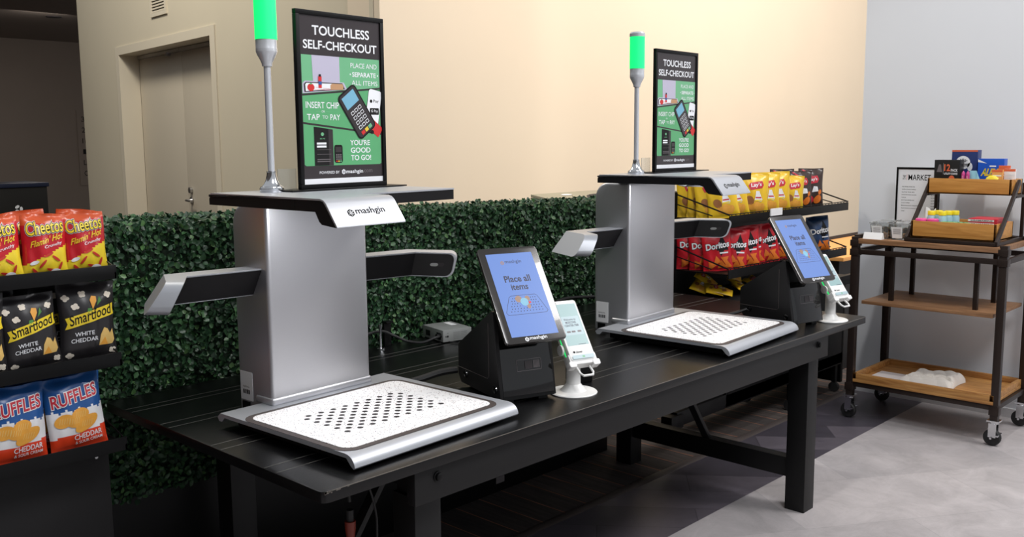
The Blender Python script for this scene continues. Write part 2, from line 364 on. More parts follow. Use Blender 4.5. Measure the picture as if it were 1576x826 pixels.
# door wall frame: local t along wall, n into wall
WO = Vector((3.91,4.93,0)); WT = Vector((.11,.994,0)).normalized(); WN = Vector((.994,-.11,0)).normalized()
WM = Matrix(((WT.x,WN.x,0,WO.x),(WT.y,WN.y,0,WO.y),(0,0,1,0),(0,0,0,1)))
def wbox(b, t0, t1, n0, n1, z0, z1, m=0): return b.box((t0,n0,z0),(t1,n1,z1), m, WM)
b = MB(); wbox(b,0,2.53,0,.3,0,6); wbox(b,4.84,6.15,0,.3,0,6); wbox(b,2.53,4.84,0,.3,2.40,6)
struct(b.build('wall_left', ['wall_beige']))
b = MB(); e = .09
wbox(b,2.44,2.540,-.012,.19,0,2.47); wbox(b,4.830,4.92,-.012,.19,0,2.47); wbox(b,2.540,4.830,-.012,.19,2.39,2.47)
struct(b.build('trim_2', ['trim_paint']))
door = struct(MB().build('door_1', [])) if False else None
b = MB(); wbox(b,2.542,3.683,.192,.24,.01,2.388); wbox(b,3.689,4.828,.192,.24,.01,2.388); door = struct(b.build('door_1', ['door_paint'], bevel=.002))
b = MB(); p = lambda t,n,z: tuple(WM @ Vector((t,n,z)))
b.tube([p(3.60,.19,.96), p(3.60,.13,.96)], .012); b.tube([p(3.60,.13,.96), p(3.48,.13,.955)], .011); b.tube([p(3.60,.188,.96), p(3.60,.178,.96)], .033, 16)
b.build('door_handle', ['steel'], door)
b = MB(); b.tube([p(3.60,.19,1.055), p(3.60,.165,1.055)], .028, 18); b.build('deadbolt', ['steel'], door)
b = MB(); wbox(b,2.56,3.68,.165,.195,2.352,2.385); wbox(b,3.69,4.80,.165,.195,2.352,2.385); wbox(b,3.95,4.0,.15,.2,2.33,2.365); b.build('door_stop_rail', ['steel'], door)
vent = thing('air_vent', tuple(WM @ Vector((3.67,0,2.81))), 'small white louvred air vent high on the beige door wall', 'vent')
b = MB(); wbox(b,3.47,3.87,-.015,.0,2.665,2.70); wbox(b,3.47,3.87,-.015,0,2.94,2.975); wbox(b,3.47,3.51,-.015,0,2.70,2.94); wbox(b,3.83,3.87,-.015,0,2.70,2.94)
o = b.build('frame', ['trim_paint']); 
def attach(o, root):
    o.parent = root; bpy.context.view_layer.update(); o.matrix_parent_inverse = root.matrix_world.inverted(); return o
attach(o, vent)
b = MB()
for k in range(9): b.box((3.51,-.012,2.703+k*.0265),(3.83,-.002,2.717+k*.0265), 0, WM)
wbox(b,3.51,3.83,-.003,-.001,2.70,2.94,1); attach(b.build('louvre', ['trim_paint','hole_dark']), vent)
# grey partition on the right, end-on to the carpet edge
b = MB(); b.box((5.47,-3.0,0),(5.60,2.392,4.5)); struct(b.build('wall_right', ['wall_grey']))
b = MB(); b.box((5.462,-3.0,0),(5.47,2.39,.05)); struct(b.build('baseboard_right', ['white_trim']))
# level directory on the corridor wall
d = thing('floor_directory', (8.35,19.99,1.4), 'pale wall panel with stacked level numbers in the dark corridor', 'sign')
b = MB(); b.box((-.2,0,-.75),(.2,.008,.78)); F = lambda x, y: (x, -.003, y)
for k, t in enumerate(['3','2','1M','1','LM','C']): b.text(t, -.11, -.11+(.07 if len(t) == 1 else .15), .55-k*.22, .65-k*.22, F, 1)
b.build('panel', ['wall_dim','print_black'], d)
d = thing('downlight', (6.35,16.2,3.53), 'small dark round fitting in the ceiling of the dim corridor', 'light fitting')
b = MB(); b.lathe([(.02,-.012),(.11,-.012),(.12,0)], n=20); b.build('rim', ['hole_dark'], d)
# ------------------------------------------------------------------ hedge
HX0, HX1, HY = 1.12, 3.75, 2.765
hedge = thing('artificial_hedge', ((HX0+HX1)/2, 2.88, 0), 'dense green artificial boxwood hedge wall behind the black table', 'hedge')
def ztop(x): return 1.262 - .022*(x-1.2)
def build_leaves():
    rng = np.random.default_rng(3); P = []; Nn = []
    n = 30000
    x = rng.uniform(HX0, HX1, n); z = rng.uniform(.43, 1.0, n); z = .43+(z-.43)/.57*(ztop(x)-.43)
    y = HY - rng.uniform(-.012, .03, n)*(1); P.append(np.stack([x,y,z],1)); Nn.append(np.tile([0,-1,0],(n,1)))
    n = 8000
    x = rng.uniform(HX0, HX1, n); y = rng.uniform(HY-.01, 3.0, n); z = ztop(x)+rng.uniform(-.022,.012,n); P.append(np.stack([x,y,z],1)); Nn.append(np.tile([0,-.3,1],(n,1)))
    n = 3000
    y = rng.uniform(HY, 3.0, n); z = rng.uniform(.43, 1.24, n); x = HX0-rng.uniform(-.01,.03,n); P.append(np.stack([x,y,z],1)); Nn.append(np.tile([-1,0,0],(n,1)))
    P = np.concatenate(P); Nn = np.concatenate(Nn).astype(float); n = len(P)
    N = Nn + rng.normal(0,.55,(n,3)); N /= np.linalg.norm(N,axis=1,keepdims=True)
    T = rng.normal(0,1,(n,3)) + np.array([0,-.25,.35]); T -= N*(T*N).sum(1,keepdims=True); T /= np.linalg.norm(T,axis=1,keepdims=True)
    B = np.cross(N,T); L = rng.uniform(.014,.023,n)[:,None]; W = L*rng.uniform(.30,.42,n)[:,None]; f = W*.35
    V = np.stack([P, P+T*L*.3+B*W+N*f, P+T*L*.72+B*W*.85+N*f, P+T*L, P+T*L*.72-B*W*.85+N*f, P+T*L*.3-B*W+N*f],1).reshape(-1,3)
    idx = np.arange(n)[:,None]*6
    F = np.concatenate([idx+np.array([[0,3,2,1]]), idx+np.array([[0,5,4,3]])],1).reshape(-1,4)
    me = bpy.data.meshes.new('foliage'); me.vertices.add(len(V)); me.vertices.foreach_set('co', V.ravel())
    me.loops.add(F.size); me.loops.foreach_set('vertex_index', F.ravel().astype(np.int32))
    me.polygons.add(len(F)); me.polygons.foreach_set('loop_start', np.arange(0,F.size,4,dtype=np.int32)); me.update(calc_edges=True); me.validate()
    base = np.array([[.014,.046,.020],[.024,.072,.028],[.042,.110,.040],[.070,.150,.050]])
    k = rng.choice(4, n, p=[.38,.36,.19,.07]); c = base[k]*rng.uniform(.75,1.25,(n,1))
    c = np.concatenate([np.repeat(c,6,0), np.ones((n*6,1))],1)
    at = me.color_attributes.new('leaf_tint','FLOAT_COLOR','POINT'); at.data.foreach_set('color', c.ravel().astype(np.float32))
    me.materials.append(M['leaf']); o = bpy.data.objects.new('foliage', me); COL.objects.link(o); return o
attach(build_leaves(), hedge)
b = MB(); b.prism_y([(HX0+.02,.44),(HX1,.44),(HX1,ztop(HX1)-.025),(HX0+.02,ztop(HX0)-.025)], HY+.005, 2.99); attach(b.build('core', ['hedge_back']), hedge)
b = MB(); b.box((1.10,2.775,0),(3.577,3.0,.445)); attach(b.build('planter_base', ['black_metal'], bevel=.004), hedge)
b = MB(); b.box((2.80,2.771,.040),(2.85,2.776,.068)); attach(b.build('outlet_plate', ['print_grey']), hedge)
# ------------------------------------------------------------------ table
TH = .76; X0, X1, Y0, Y1 = 1.131, 3.871, 1.638, 2.712
table = thing('long_table', ((X0+X1)/2,(Y0+Y1)/2,0), 'long black painted wooden trestle table carrying both checkout kiosks', 'table')
b = MB(); ys = [Y0, 1.823, 1.872, 2.065, 2.112, 2.33, 2.375, 2.545, 2.583, Y1]
poly = rrect(X0, X1, Y0, Y1, .018, 3)
b.prism_z(poly, TH-.026, TH); attach(b.build('table_top', ['table_black'], bevel=.002), table)
b = MB()
for i, y in enumerate(ys[1:-1]):
    b.box((X0+.003,y-.0009,TH-.002),(X1-.003,y+.0009,TH+.0003), 0)
attach(b.build('board_seam', ['seam']), table)
b = MB(); b.tube([(X0+.02,Y0+.0006,TH-.0004),(X1-.02,Y0+.0006,TH-.0004)], .0011, 6); 
for k in range(12):
    x = X0+.004+random.random()**2*.09; b.box((x,Y0-.0006,TH-.002-random.random()*.004),(x+.003+random.random()*.004,Y0+.002,TH+.0004),0)
attach(b.build('worn_edge', ['worn_edge']), table)
for nm, y0, y1 in (('apron',1.655,1.685),('apron',2.655,2.685)):
    b = MB(); b.box((1.40,y0,.645),(3.55,y1,.734)); attach(b.build(nm, ['table_frame'], bevel=.002), table)
for x in (1.47, 3.47):
    b = MB(); b.box((x-.015,1.685,.655),(x+.015,2.655,.734)); attach(b.build('cross_rail', ['table_frame']), table)
b = MB(); b.box((1.40,2.14,.66),(3.55,2.20,.734)); attach(b.build('centre_beam', ['table_frame']), table)
for x in (1.435, 3.476):
    for y in (1.698, 2.56):
        b = MB(); b.box((x,y,0),(x+.084,y+.084,.645)); b.box((x+.01,y+.005,.6),(x+.074,y+.079,.734)); attach(b.build('leg', ['table_frame'], bevel=.002), table)
    b = MB(); b.box((x+.012,1.782,.132),(x+.066,2.56,.212)); attach(b.build('stretcher', ['table_frame'], bevel=.002), table)
    s = 1 if x < 2 else -1
    b = MB(); b.bar((x+.042,2.17,.19),(x+.042+s*.34,2.17,.66), .035, .018); attach(b.build('brace', ['table_frame'], bevel=.002), table)
for x in (1.471, 3.462):
    b = MB(); b.lathe([(.0,-.013),(.007,-.013),(.010,-.011),(.0105,-.004),(.013,-.003),(.013,0)], (x,1.655,.703), 6 if False else 14, axis='y'); attach(b.build('bolt', ['black_metal']), table)
# ------------------------------------------------------------------ kiosk
def icon(b, cx, cy, r, fn, m, mi, L=None):
    b.shape([(cx+r*math.cos(math.radians(60*k+30)), cy+r*math.sin(math.radians(60*k+30))) for k in range(6)], fn, m, L)
    g = lambda x, y: fn(x, y)
    for k in range(6):
        a = math.radians(60*k+30); c, s = math.cos(a), math.sin(a); w_ = r*.075
        f2 = mi[1]
        b.shape([(cx+c*r*.12-s*w_, cy+s*r*.12+c*w_), (cx+c*r*.12+s*w_, cy+s*r*.12-c*w_), (cx+c*r*.72+s*w_, cy+s*r*.72-c*w_), (cx+c*r*.72-s*w_, cy+s*r*.72+c*w_)], f2, mi[0], L)
def slant_box(b, pts_top, pts_bot, zt, zb, m=0):
    n = len(pts_top); vs = [(x,y,zt) for x,y in pts_top]+[(x,y,zb) for x,y in pts_bot]
    b.add(vs, [tuple(range(n)), tuple(range(n,2*n))[::-1]] + [(i, i+n, (i+1) % n+n, (i+1) % n) for i in range(n)], m)
def make_kiosk():
    k = thing('checkout_kiosk', (1.533,1.708,TH), '', 'checkout kiosk', .0457)
    # base tray: flat deck whose front and back edges roll down
    prof = []
    for a in range(0, 91, 15): q = math.radians(a); prof.append((.028-.028*math.sin(q)*1.0-0, .014+.028*math.cos(q)) if False else (.024-.034*math.sin(q), .012+.028*math.cos(q)))
    top = [(.531,.040),(.024,.040)] + prof[1:] + [(-.006,.008),(.004,.014),(.020,.030),(.512,.030),(.525,.018),(.538,.018),(.545,.028)]
    b = MB(); b.prism_x(top, -.2825, .2825); b.build('tray_shell', ['aluminium_light'], k, ang=50)
    b = MB(); b.box((-.25,.03,.004),(.25,.50,.031)); b.build('tray_underside', ['black_metal'], k)
    for x in (-.23,.23):
        for y in (.05,.47):
            b = MB(); b.lathe([(.014,0),(.015,.006),(.012,.006)], (x,y,0), 14); b.build('foot', ['rubber'], k)
    b = MB(); b.prism_z(rrect(-.282,.256,.020,.450,.045), .0400, .0412); b.build('scan_border', ['gap_dark'], k)
    b = MB(); b.prism_z(rrect(-.264,.240,.038,.432,.030), .0405, .0424)
    b2 = b
    for i in range(9):
        for j in range(5): b.disc(-.176+.04*i, .144+.04*j, .0078, .0078, XY(.0428), 1, 14)
    for i in range(8):
        for j in range(5): b.disc(-.156+.04*i, .164+.04*j, .0078, .0078, XY(.0428), 1, 14)
    b.build('scan_surface', ['speckle','hole_dark'], k)
    # pillar with a rounded upper back edge
    px0, px1, py0, py1 = -.153, .188, .482, .640
    prof = [(py0,.0),(py1,.0),(py1,.52)] + [(py1-.06+.06*math.cos(q), .52+.06*math.sin(q)) for q in [math.radians(x) for x in range(15, 91, 15)]] + [(py0,.58)]
    b = MB(); b.prism_x(prof, px0, px1); b.build('pillar', ['aluminium'], k, bevel=.012, seg=4, ang=60)
    b = MB(); b.box((px0-.004,py0-.004,.036),(px1+.004,.56,.060)); b.build('pillar_collar', ['aluminium'], k, bevel=.010, seg=3, ang=60)
    b = MB(); L = lambda y, z: (px0-.0012, y, z)
    b.box((px0-.0010,.574,.036),(px0+.001,.630,.116), 0)
    for i in range(14):
        yy = .588+i*.0022; 
        if i not in (3,7,10): b.box((px0-.0016,yy,.054),(px0-.001,yy+.0012,.066),1)
    b.text('SERIAL', .587, .619, .072, .076, lambda y,z: (px0-.0014, 1.206-y, z), 1)
    b.build('barcode_label', ['label_white','print_black'], k)
    b = MB(); b.box((px0-.003,.588,.004),(px0+.002,.622,.032)); b.build('cable_port', ['black_metal'], k)
    # overhead deck with camera visor
    lx, rx, qx, ly, ry = -.279, .246, -.075, .541, .183
    zt, th = .614, .030
    b = MB()
    top_prof = [(ly,zt-th),(ly,zt-.012),(ly-.004,zt-.004),(ly-.012,zt)]
    # body: left strip (x lx..qx) and right wing, built as one outline
    def strip(x0, x1, yf, capz, m):
        b.prism_x([(ly,capz[0]),(ly,capz[1]-.010),(ly-.010,capz[1]),(yf,capz[1]),(yf,capz[0])], x0, x1, m)
    strip(lx, rx, ry, (zt-.004, zt), 0)
    strip(lx+.001, rx-.001, ry+.001, (zt-th, zt-.004), 1)
    # visor arm
    shell = [(ry,zt),(.088,zt),(.076,zt-.003),(.067,zt-.010),(.031,zt-.058),(.030,zt-.062),(.033,zt-.063),(.071,zt-.013),(.078,zt-.006),(.088,zt-.004),(ry,zt-.004)]
    b.prism_x(shell, lx, qx, 0)
    core = [(ry,zt-.004),(.088,zt-.004),(.078,zt-.006),(.071,zt-.013),(.034,zt-.063),(.085,zt-.058),(.094,zt-.052),(.108,zt-.030),(ry,zt-.030)]
    b.prism_x(core, lx+.001, qx-.001, 1)
    b.prism_y([(qx-.002,zt-.028),(.02,zt-.028),(-.01,zt-.040),(qx-.002,zt-.046)], .30, .18, 1)
    b.build('overhead_deck', ['aluminium_light','arm_black'], k, ang=30)
    b = MB(); b.lathe([(.004,zt-.048),(.022,zt-.044),(.034,zt-.034),(.038,zt-.028)], (-.06,.30,0), 24); b.build('camera_dome', ['box_grey'], k)
    # wordmark on the visor
    p0 = Vector((0,.067,zt-.010)); p1 = Vector((0,.031,zt-.058)); dn = (p1-p0).normalized(); nn = Vector((0,dn.z,-dn.y))*1
    if nn.y > 0: nn = -nn
    def F(off): return lambda x, s: (x, *(p0 - dn*s + nn*off).yz) if False else (x, (p0+dn*(.060-s)+nn*off).y, (p0+dn*(.060-s)+nn*off).z)
    b = MB(); icon(b, -.223, .031, .0105, F(.0005), 0, (1, F(.0009))); b.text('mashgin', -.208, -.122, .0225, .0435, F(.0005), 0, bold=.012)
    b.build('wordmark', ['print_black','print_white'], k)
    # side arms: slanted shells with a dark inner face
    def arm(It, Ib, Ot, Ob, zt_, zb_, flip):
        def lerp(a, c, t): return tuple(a[q]+(c[q]-a[q])*t for q in range(2))
        def mp(Pt, Pb, i, lift=0):
            def f(e, v):
                q = lerp(lerp(Pt[i],Pt[i+1],e), lerp(Pb[i],Pb[i+1],e), v); return Vector((q[0], q[1], zt_+(zb_-zt_)*v))
            return f
        def rend(e0, e1, v0, v1, re, rv):
            P = [(e0,v0)]
            for q in range(0, 91, 15): a = math.radians(q); P.append((e1-re+re*math.sin(a), v0+rv-rv*math.cos(a)))
            for q in range(0, 91, 15): a = math.radians(q); P.append((e1-re+re*math.cos(a), v1-rv+rv*math.sin(a)))
            return P+[(e0,v1)]
        b = MB(); r0 = [(0,0),(1,0),(1,1),(0,1)]
        b.prism(r0, mp(It,Ib,0), mp(Ot,Ob,0)); b.prism(rend(0,1,0,1,.17,.30), mp(It,Ib,1), mp(Ot,Ob,1))
        o = b.build('side_arm', ['aluminium_light'], k, ang=30)
        b = MB()
        def nrm(i):
            f = mp(It,Ib,i); n_ = (f(1,.5)-f(0,.5)).cross(f(.5,1)-f(.5,0)).normalized()
            return n_ if n_.dot(f(.5,.5)-mp(Ot,Ob,i)(.5,.5)) > 0 else -n_
        for i, P in ((0, [(0,.05),(1,.05),(1,.96),(0,.96)]), (1, rend(0,.95,.05,.96,.16,.28))):
            n_ = nrm(i); f = mp(It,Ib,i); pts = [tuple(f(e,v)+n_*.0012) for e, v in P]
            b.add(pts, [tuple(range(len(pts)))], 3 if i and not flip else 0)
        n_ = nrm(1); f = mp(It,Ib,1); on = lambda off: (lambda e, v: tuple(f(e,v)+n_*off))
        b.shape(rrect(.40,.74,.40,.56,.07), on(.0022), 1); b.shape(rrect(.41,.60,.42,.55,.06), on(.0028), 2)
        b.build('camera_face', ['arm_black','hole_dark','box_grey','terminal_black'], o)
    ll = bpy.data.lights.new('scan_lamp', 'AREA'); ll.shape = 'RECTANGLE'; ll.size = .16; ll.size_y = .10; ll.energy = 2.3; ll.color = (.97,.98,1); lo = bpy.data.objects.new('scan_lamp', ll); COL.objects.link(lo); lo.parent = k; lo.location = (-.10,.25,zt-.034); lo.rotation_euler = (math.radians(18),0,0)
    arm([(-.15,.508),(-.355,.535),(-.421,.434)], [(-.15,.554),(-.384,.580),(-.463,.440)], [(-.15,.580),(-.375,.612),(-.447,.470)], [(-.15,.626),(-.408,.655),(-.505,.478)], .409, .333, True)
    arm([(.17,.510),(.368,.470),(.424,.346)], [(.17,.543),(.378,.503),(.434,.379)], [(.17,.585),(.405,.545),(.480,.397)], [(.17,.618),(.415,.578),(.490,.430)], .408, .331, False)
    return k
k1 = make_kiosk()
def make_signal():
    t = thing('signal_light', (0,0,0), '', 'signal light')
    b = MB(); b.lathe([(.0,0),(.030,0),(.031,.003),(.031,.010),(.029,.012),(.0285,.014)], n=32)
    b.lathe([(.026,.014),(.021,.019),(.016,.028),(.0125,.042),(.0115,.050),(.0125,.051),(.0125,.053),(.009,.054)]); b.build('flange', ['chrome'], t)
    b = MB(); b.tube([(0,0,.05),(0,0,.33)], .0088, 18); b.build('pole', ['pole_metal'], t)
    b = MB(); b.lathe([(.0,.316),(.0125,.316),(.0135,.324),(.018,.334),(.0235,.344),(.0262,.351),(.0268,.354),(.0262,.356),(.0268,.358),(.0262,.360),(.0262,.382),(.0,.382)], n=32); b.build('collar', ['pole_metal'], t)
    b = MB(); b.lathe([(.0,.382),(.0275,.382),(.0275,.497),(.0,.497)], n=32); b.build('lamp', ['lamp_green'], t)
    b = MB(); b.lathe([(.0285,.495),(.0285,.506),(.024,.512),(.0,.513)], n=32); b.build('cap', ['pole_metal'], t)
    return t
def make_poster():
    t = thing('poster_stand', (0,0,0), '', 'poster')
    W, H = .301, .458; g = .012
    b = MB(); b.box((-.20,-.035,.0005),(.20,.055,.004)); b.build('base_plate', ['black_metal'], t, bevel=.001)
    b = MB(); b.box((-W/2,-.006,.004),(W/2,.008,.004+g)); b.box((-W/2,-.006,.004+H-g),(W/2,.008,.004+H)); b.box((-W/2,-.006,.004+g),(-W/2+g,.008,.004+H-g)); b.box((W/2-g,-.006,.004+g),(W/2,.008,.004+H-g)); b.box((-W/2+.003,.004,.008),(W/2-.003,.009,H))
    b.build('frame', ['black_metal'], t, bevel=.0012)
    sw, sh = W-2*g, H-2*g; z0 = .004+g
    b = MB(); b.box((-.205,.018,.004),(-.148,.0195,.058)); b.build('card_holder', ['clear_plastic'], t)
    def F(n): return lambda u, v: (-sw/2+u*sw, -.0015-.0004*n, z0+(1-v)*sh)
    mats = ['print_white','print_charcoal','print_green','print_green_dark','print_lilac','print_red','print_kraft','print_black','print_sky','print_blue','print_yellow','print_grey']
    Wt,Ch,Gr,Gd,Li,Re,Kr,Bk,Sk,Bl,Ye,Gy = range(12)
    b = MB()
    def R(u0,u1,v0,v1,n,m,r=0): b.rect(u0,u1,v0,v1, (lambda f: f)(F(n)), m, r=r)
    def P(pts,n,m): b.shape(pts, F(n), m)
    def T(s,u0,u1,v0,v1,n,m,bold=.0): b.text(s,u0,u1,0,1, (lambda x,y: F(n)(x, v1+(v0-v1)*y)), m, bold)
    R(0,1,0,1,0,Ch)
    T('TOUCHLESS',.155,.86,.058,.112,1,Wt,.018); T('SELF-CHECKOUT',.045,.955,.145,.195,1,Wt,.018)
    P([(.015,.232),(.985,.232),(.985,.405),(.015,.462)],1,Gr)
    P([(.135,.232),(.47,.232),(.47,.385),(.145,.385)],2,Li); P([(.02,.40),(.05,.385),(.52,.385),(.56,.427),(.02,.459)],2,Li)
    P([(.035,.405),(.06,.392),(.50,.39),(.53,.425),(.04,.452)],3,Ch); P([(.05,.407),(.065,.398),(.49,.395),(.51,.421),(.055,.446)],4,Wt)
    b.disc(.115,.423,.042,.022,F(5),Re); P([(.10,.402),(.115,.396),(.13,.402),(.115,.408)],6,Gd)
    R(.205,.245,.355,.425,5,Re,0); R(.205,.245,.385,.405,6,Bl); R(.213,.237,.343,.357,6,Bk)
    P([(.35,.405),(.37,.395),(.50,.395),(.51,.41),(.505,.43),(.35,.433)],5,Kr); R(.17,.2,.42,.4215,5,Re); R(.26,.34,.425,.4265,5,Re); R(.155,.345,.433,.4345,5,Re)
    T('PLACE AND',.61,.95,.262,.292,2,Wt); T('SEPARATE',.63,.935,.318,.346,2,Wt,.02); T('ALL ITEMS',.62,.955,.368,.397,2,Wt)
    b.disc(.605,.332,.008,.005,F(2),Wt,8); b.disc(.96,.332,.008,.005,F(2),Wt,8)
    P([(.015,.474),(.985,.417),(.985,.692),(.015,.628)],1,Gd)
    T('INSERT CHIP',.05,.45,.507,.545,2,Wt,.006); T('OR',.235,.275,.557,.570,2,Wt); R(.17,.225,.563,.565,2,Gr); R(.285,.34,.563,.565,2,Gr)
    T('TAP',.06,.21,.580,.615,2,Wt,.006); T('TO',.245,.31,.587,.607,2,Wt); T('PAY',.34,.46,.580,.615,2,Wt,.006)
    def rot(pts, c, a):
        ca, sa = math.cos(a), math.sin(a); asp = sh/sw
        return [(c[0]+(x*ca-y*sa), c[1]+(x*sa+y*ca)/asp) for x, y in pts]
    P(rot(rrect(-.085,.085,-.18,.18,.03),(.895,.535),.18),2,Wt); P(rot(rrect(-.09,.09,-.185,.185,.03),(.895,.535),.18),1.5,Bk)
    T('Pay',.895,.965,.482,.505,3,Bk); b.disc(.865,.492,.017,.010,F(3),Bk); R(.845,.965,.535,.577,3,Bk,.008); T('G Pay',.86,.95,.545,.567,4,Wt)
    P(rot(rrect(-.055,.055,-.10,.10,.01),(.90,.655),-.95),3,Re); b.disc(.87,.685,.022,.012,F(4),Bk)
    c = (.675,.562); a = -.62
    P(rot(rrect(-.135,.135,-.25,.25,.05),c,a),4,Bk); P(rot(rrect(-.12,.12,-.235,.235,.04),c,a),5,Ch); P(rot([(-.09,-.21),(.09,-.21),(.09,-.08),(-.09,-.08)],c,a),6,Sk)
    for i in range(3):
        for j in range(4):
            x = -.075+i*.055; y = -.04+j*.055; P(rot([(x,y),(x+.042,y),(x+.042,y+.035),(x,y+.035)],c,a),6,Wt); P(rot([(x+.006,y+.006),(x+.036,y+.006),(x+.036,y+.029),(x+.006,y+.029)],c,a),7,Ch)
    for i, m in enumerate((Re,Ye,Gr)): x = -.075+i*.055; P(rot([(x,.185),(x+.045,.185),(x+.045,.222),(x,.222)],c,a),6,m)
    P([(.015,.640),(.985,.704),(.985,.882),(.965,.890),(.035,.890),(.015,.882)],1,Gd)
    P([(.135,.655),(.31,.667),(.31,.889),(.135,.889)],2,Bk); P([(.31,.667),(.365,.672),(.365,.889),(.31,.889)],2,Ch)
    b.disc(.235,.700,.018,.011,F(3),Gr); T('$6.46',.205,.265,.722,.732,3,Gr); R(.165,.28,.750,.762,3,Wt); R(.165,.28,.768,.780,3,Wt); R(.165,.335,.792,.794,3,Gy); R(.165,.335,.820,.822,3,Gy)
    for i in range(2): R(.165,.325,.85+.012*i,.855+.012*i,3,Gy)
    b.rect(.375,.48,.765,.875,F(2),Bk,r=.02); R(.39,.465,.778,.81,3,Ch)
    for i in range(3):
        for j in range(3): R(.395+i*.025,.412+i*.025,.822+j*.013,.831+j*.013,3,Gy)
    for i, m in enumerate((Re,Ye,Gr)): R(.395+i*.025,.412+i*.025,.861,.869,3,m)
    T("YOU'RE",.58,.835,.735,.768,2,Wt,.015); T('GOOD',.585,.84,.783,.815,2,Wt,.015); T('TO GO!',.585,.845,.830,.862,2,Wt,.015)
    T('POWERED BY',.19,.435,.924,.940,1,Wt,.004); icon(b,.487,.931,.026, lambda x,y: F(1)(x,.931+(y-.931)*sw/sh), Wt, (Ch, lambda x,y: F(2)(x,.931+(y-.931)*sw/sh)))
    T('mashgin',.52,.735,.919,.948,1,Wt,.015); T('.com',.74,.86,.922,.940,1,Gy)
    R(.0,1,.968,1,1,Wt)
    b.build('printed_sheet', mats, t)
    return t
sig = make_signal(); pos = make_poster()
def place_on(obj, k, x, y, z, rz=0):
    c, s = math.cos(k.rotation_euler.z), math.sin(k.rotation_euler.z)
    obj.location = (k.location.x+c*x-s*y, k.location.y+s*x+c*y, k.location.z+z); obj.rotation_euler = (0,0,k.rotation_euler.z+rz)
k2 = tree_copy(k1); k2.location = (3.087,1.684,TH); k2.rotation_euler = (0,0,.0652)
k1['label'] = 'nearer silver checkout kiosk with white speckled tray on left half of table'
k2['label'] = 'farther silver checkout kiosk with white speckled tray on right half of table'
sig2 = tree_copy(sig); pos2 = tree_copy(pos)
place_on(sig, k1, -.158, .44, .6142); place_on(sig2, k2, -.175, .44, .6142)
place_on(pos, k1, .055, .41, .6142, .025); place_on(pos2, k2, .09, .43, .6142, -.03)
tag(sig, 'green signal light on a silver pole, on the nearer kiosk, its top cut off', 'signal light'); tag(sig2, 'green signal light on a silver pole standing on the farther kiosk', 'signal light')
tag(pos, 'black framed self-checkout poster standing on top of the nearer kiosk', 'poster'); tag(pos2, 'black framed self-checkout poster standing on top of the farther kiosk', 'poster')
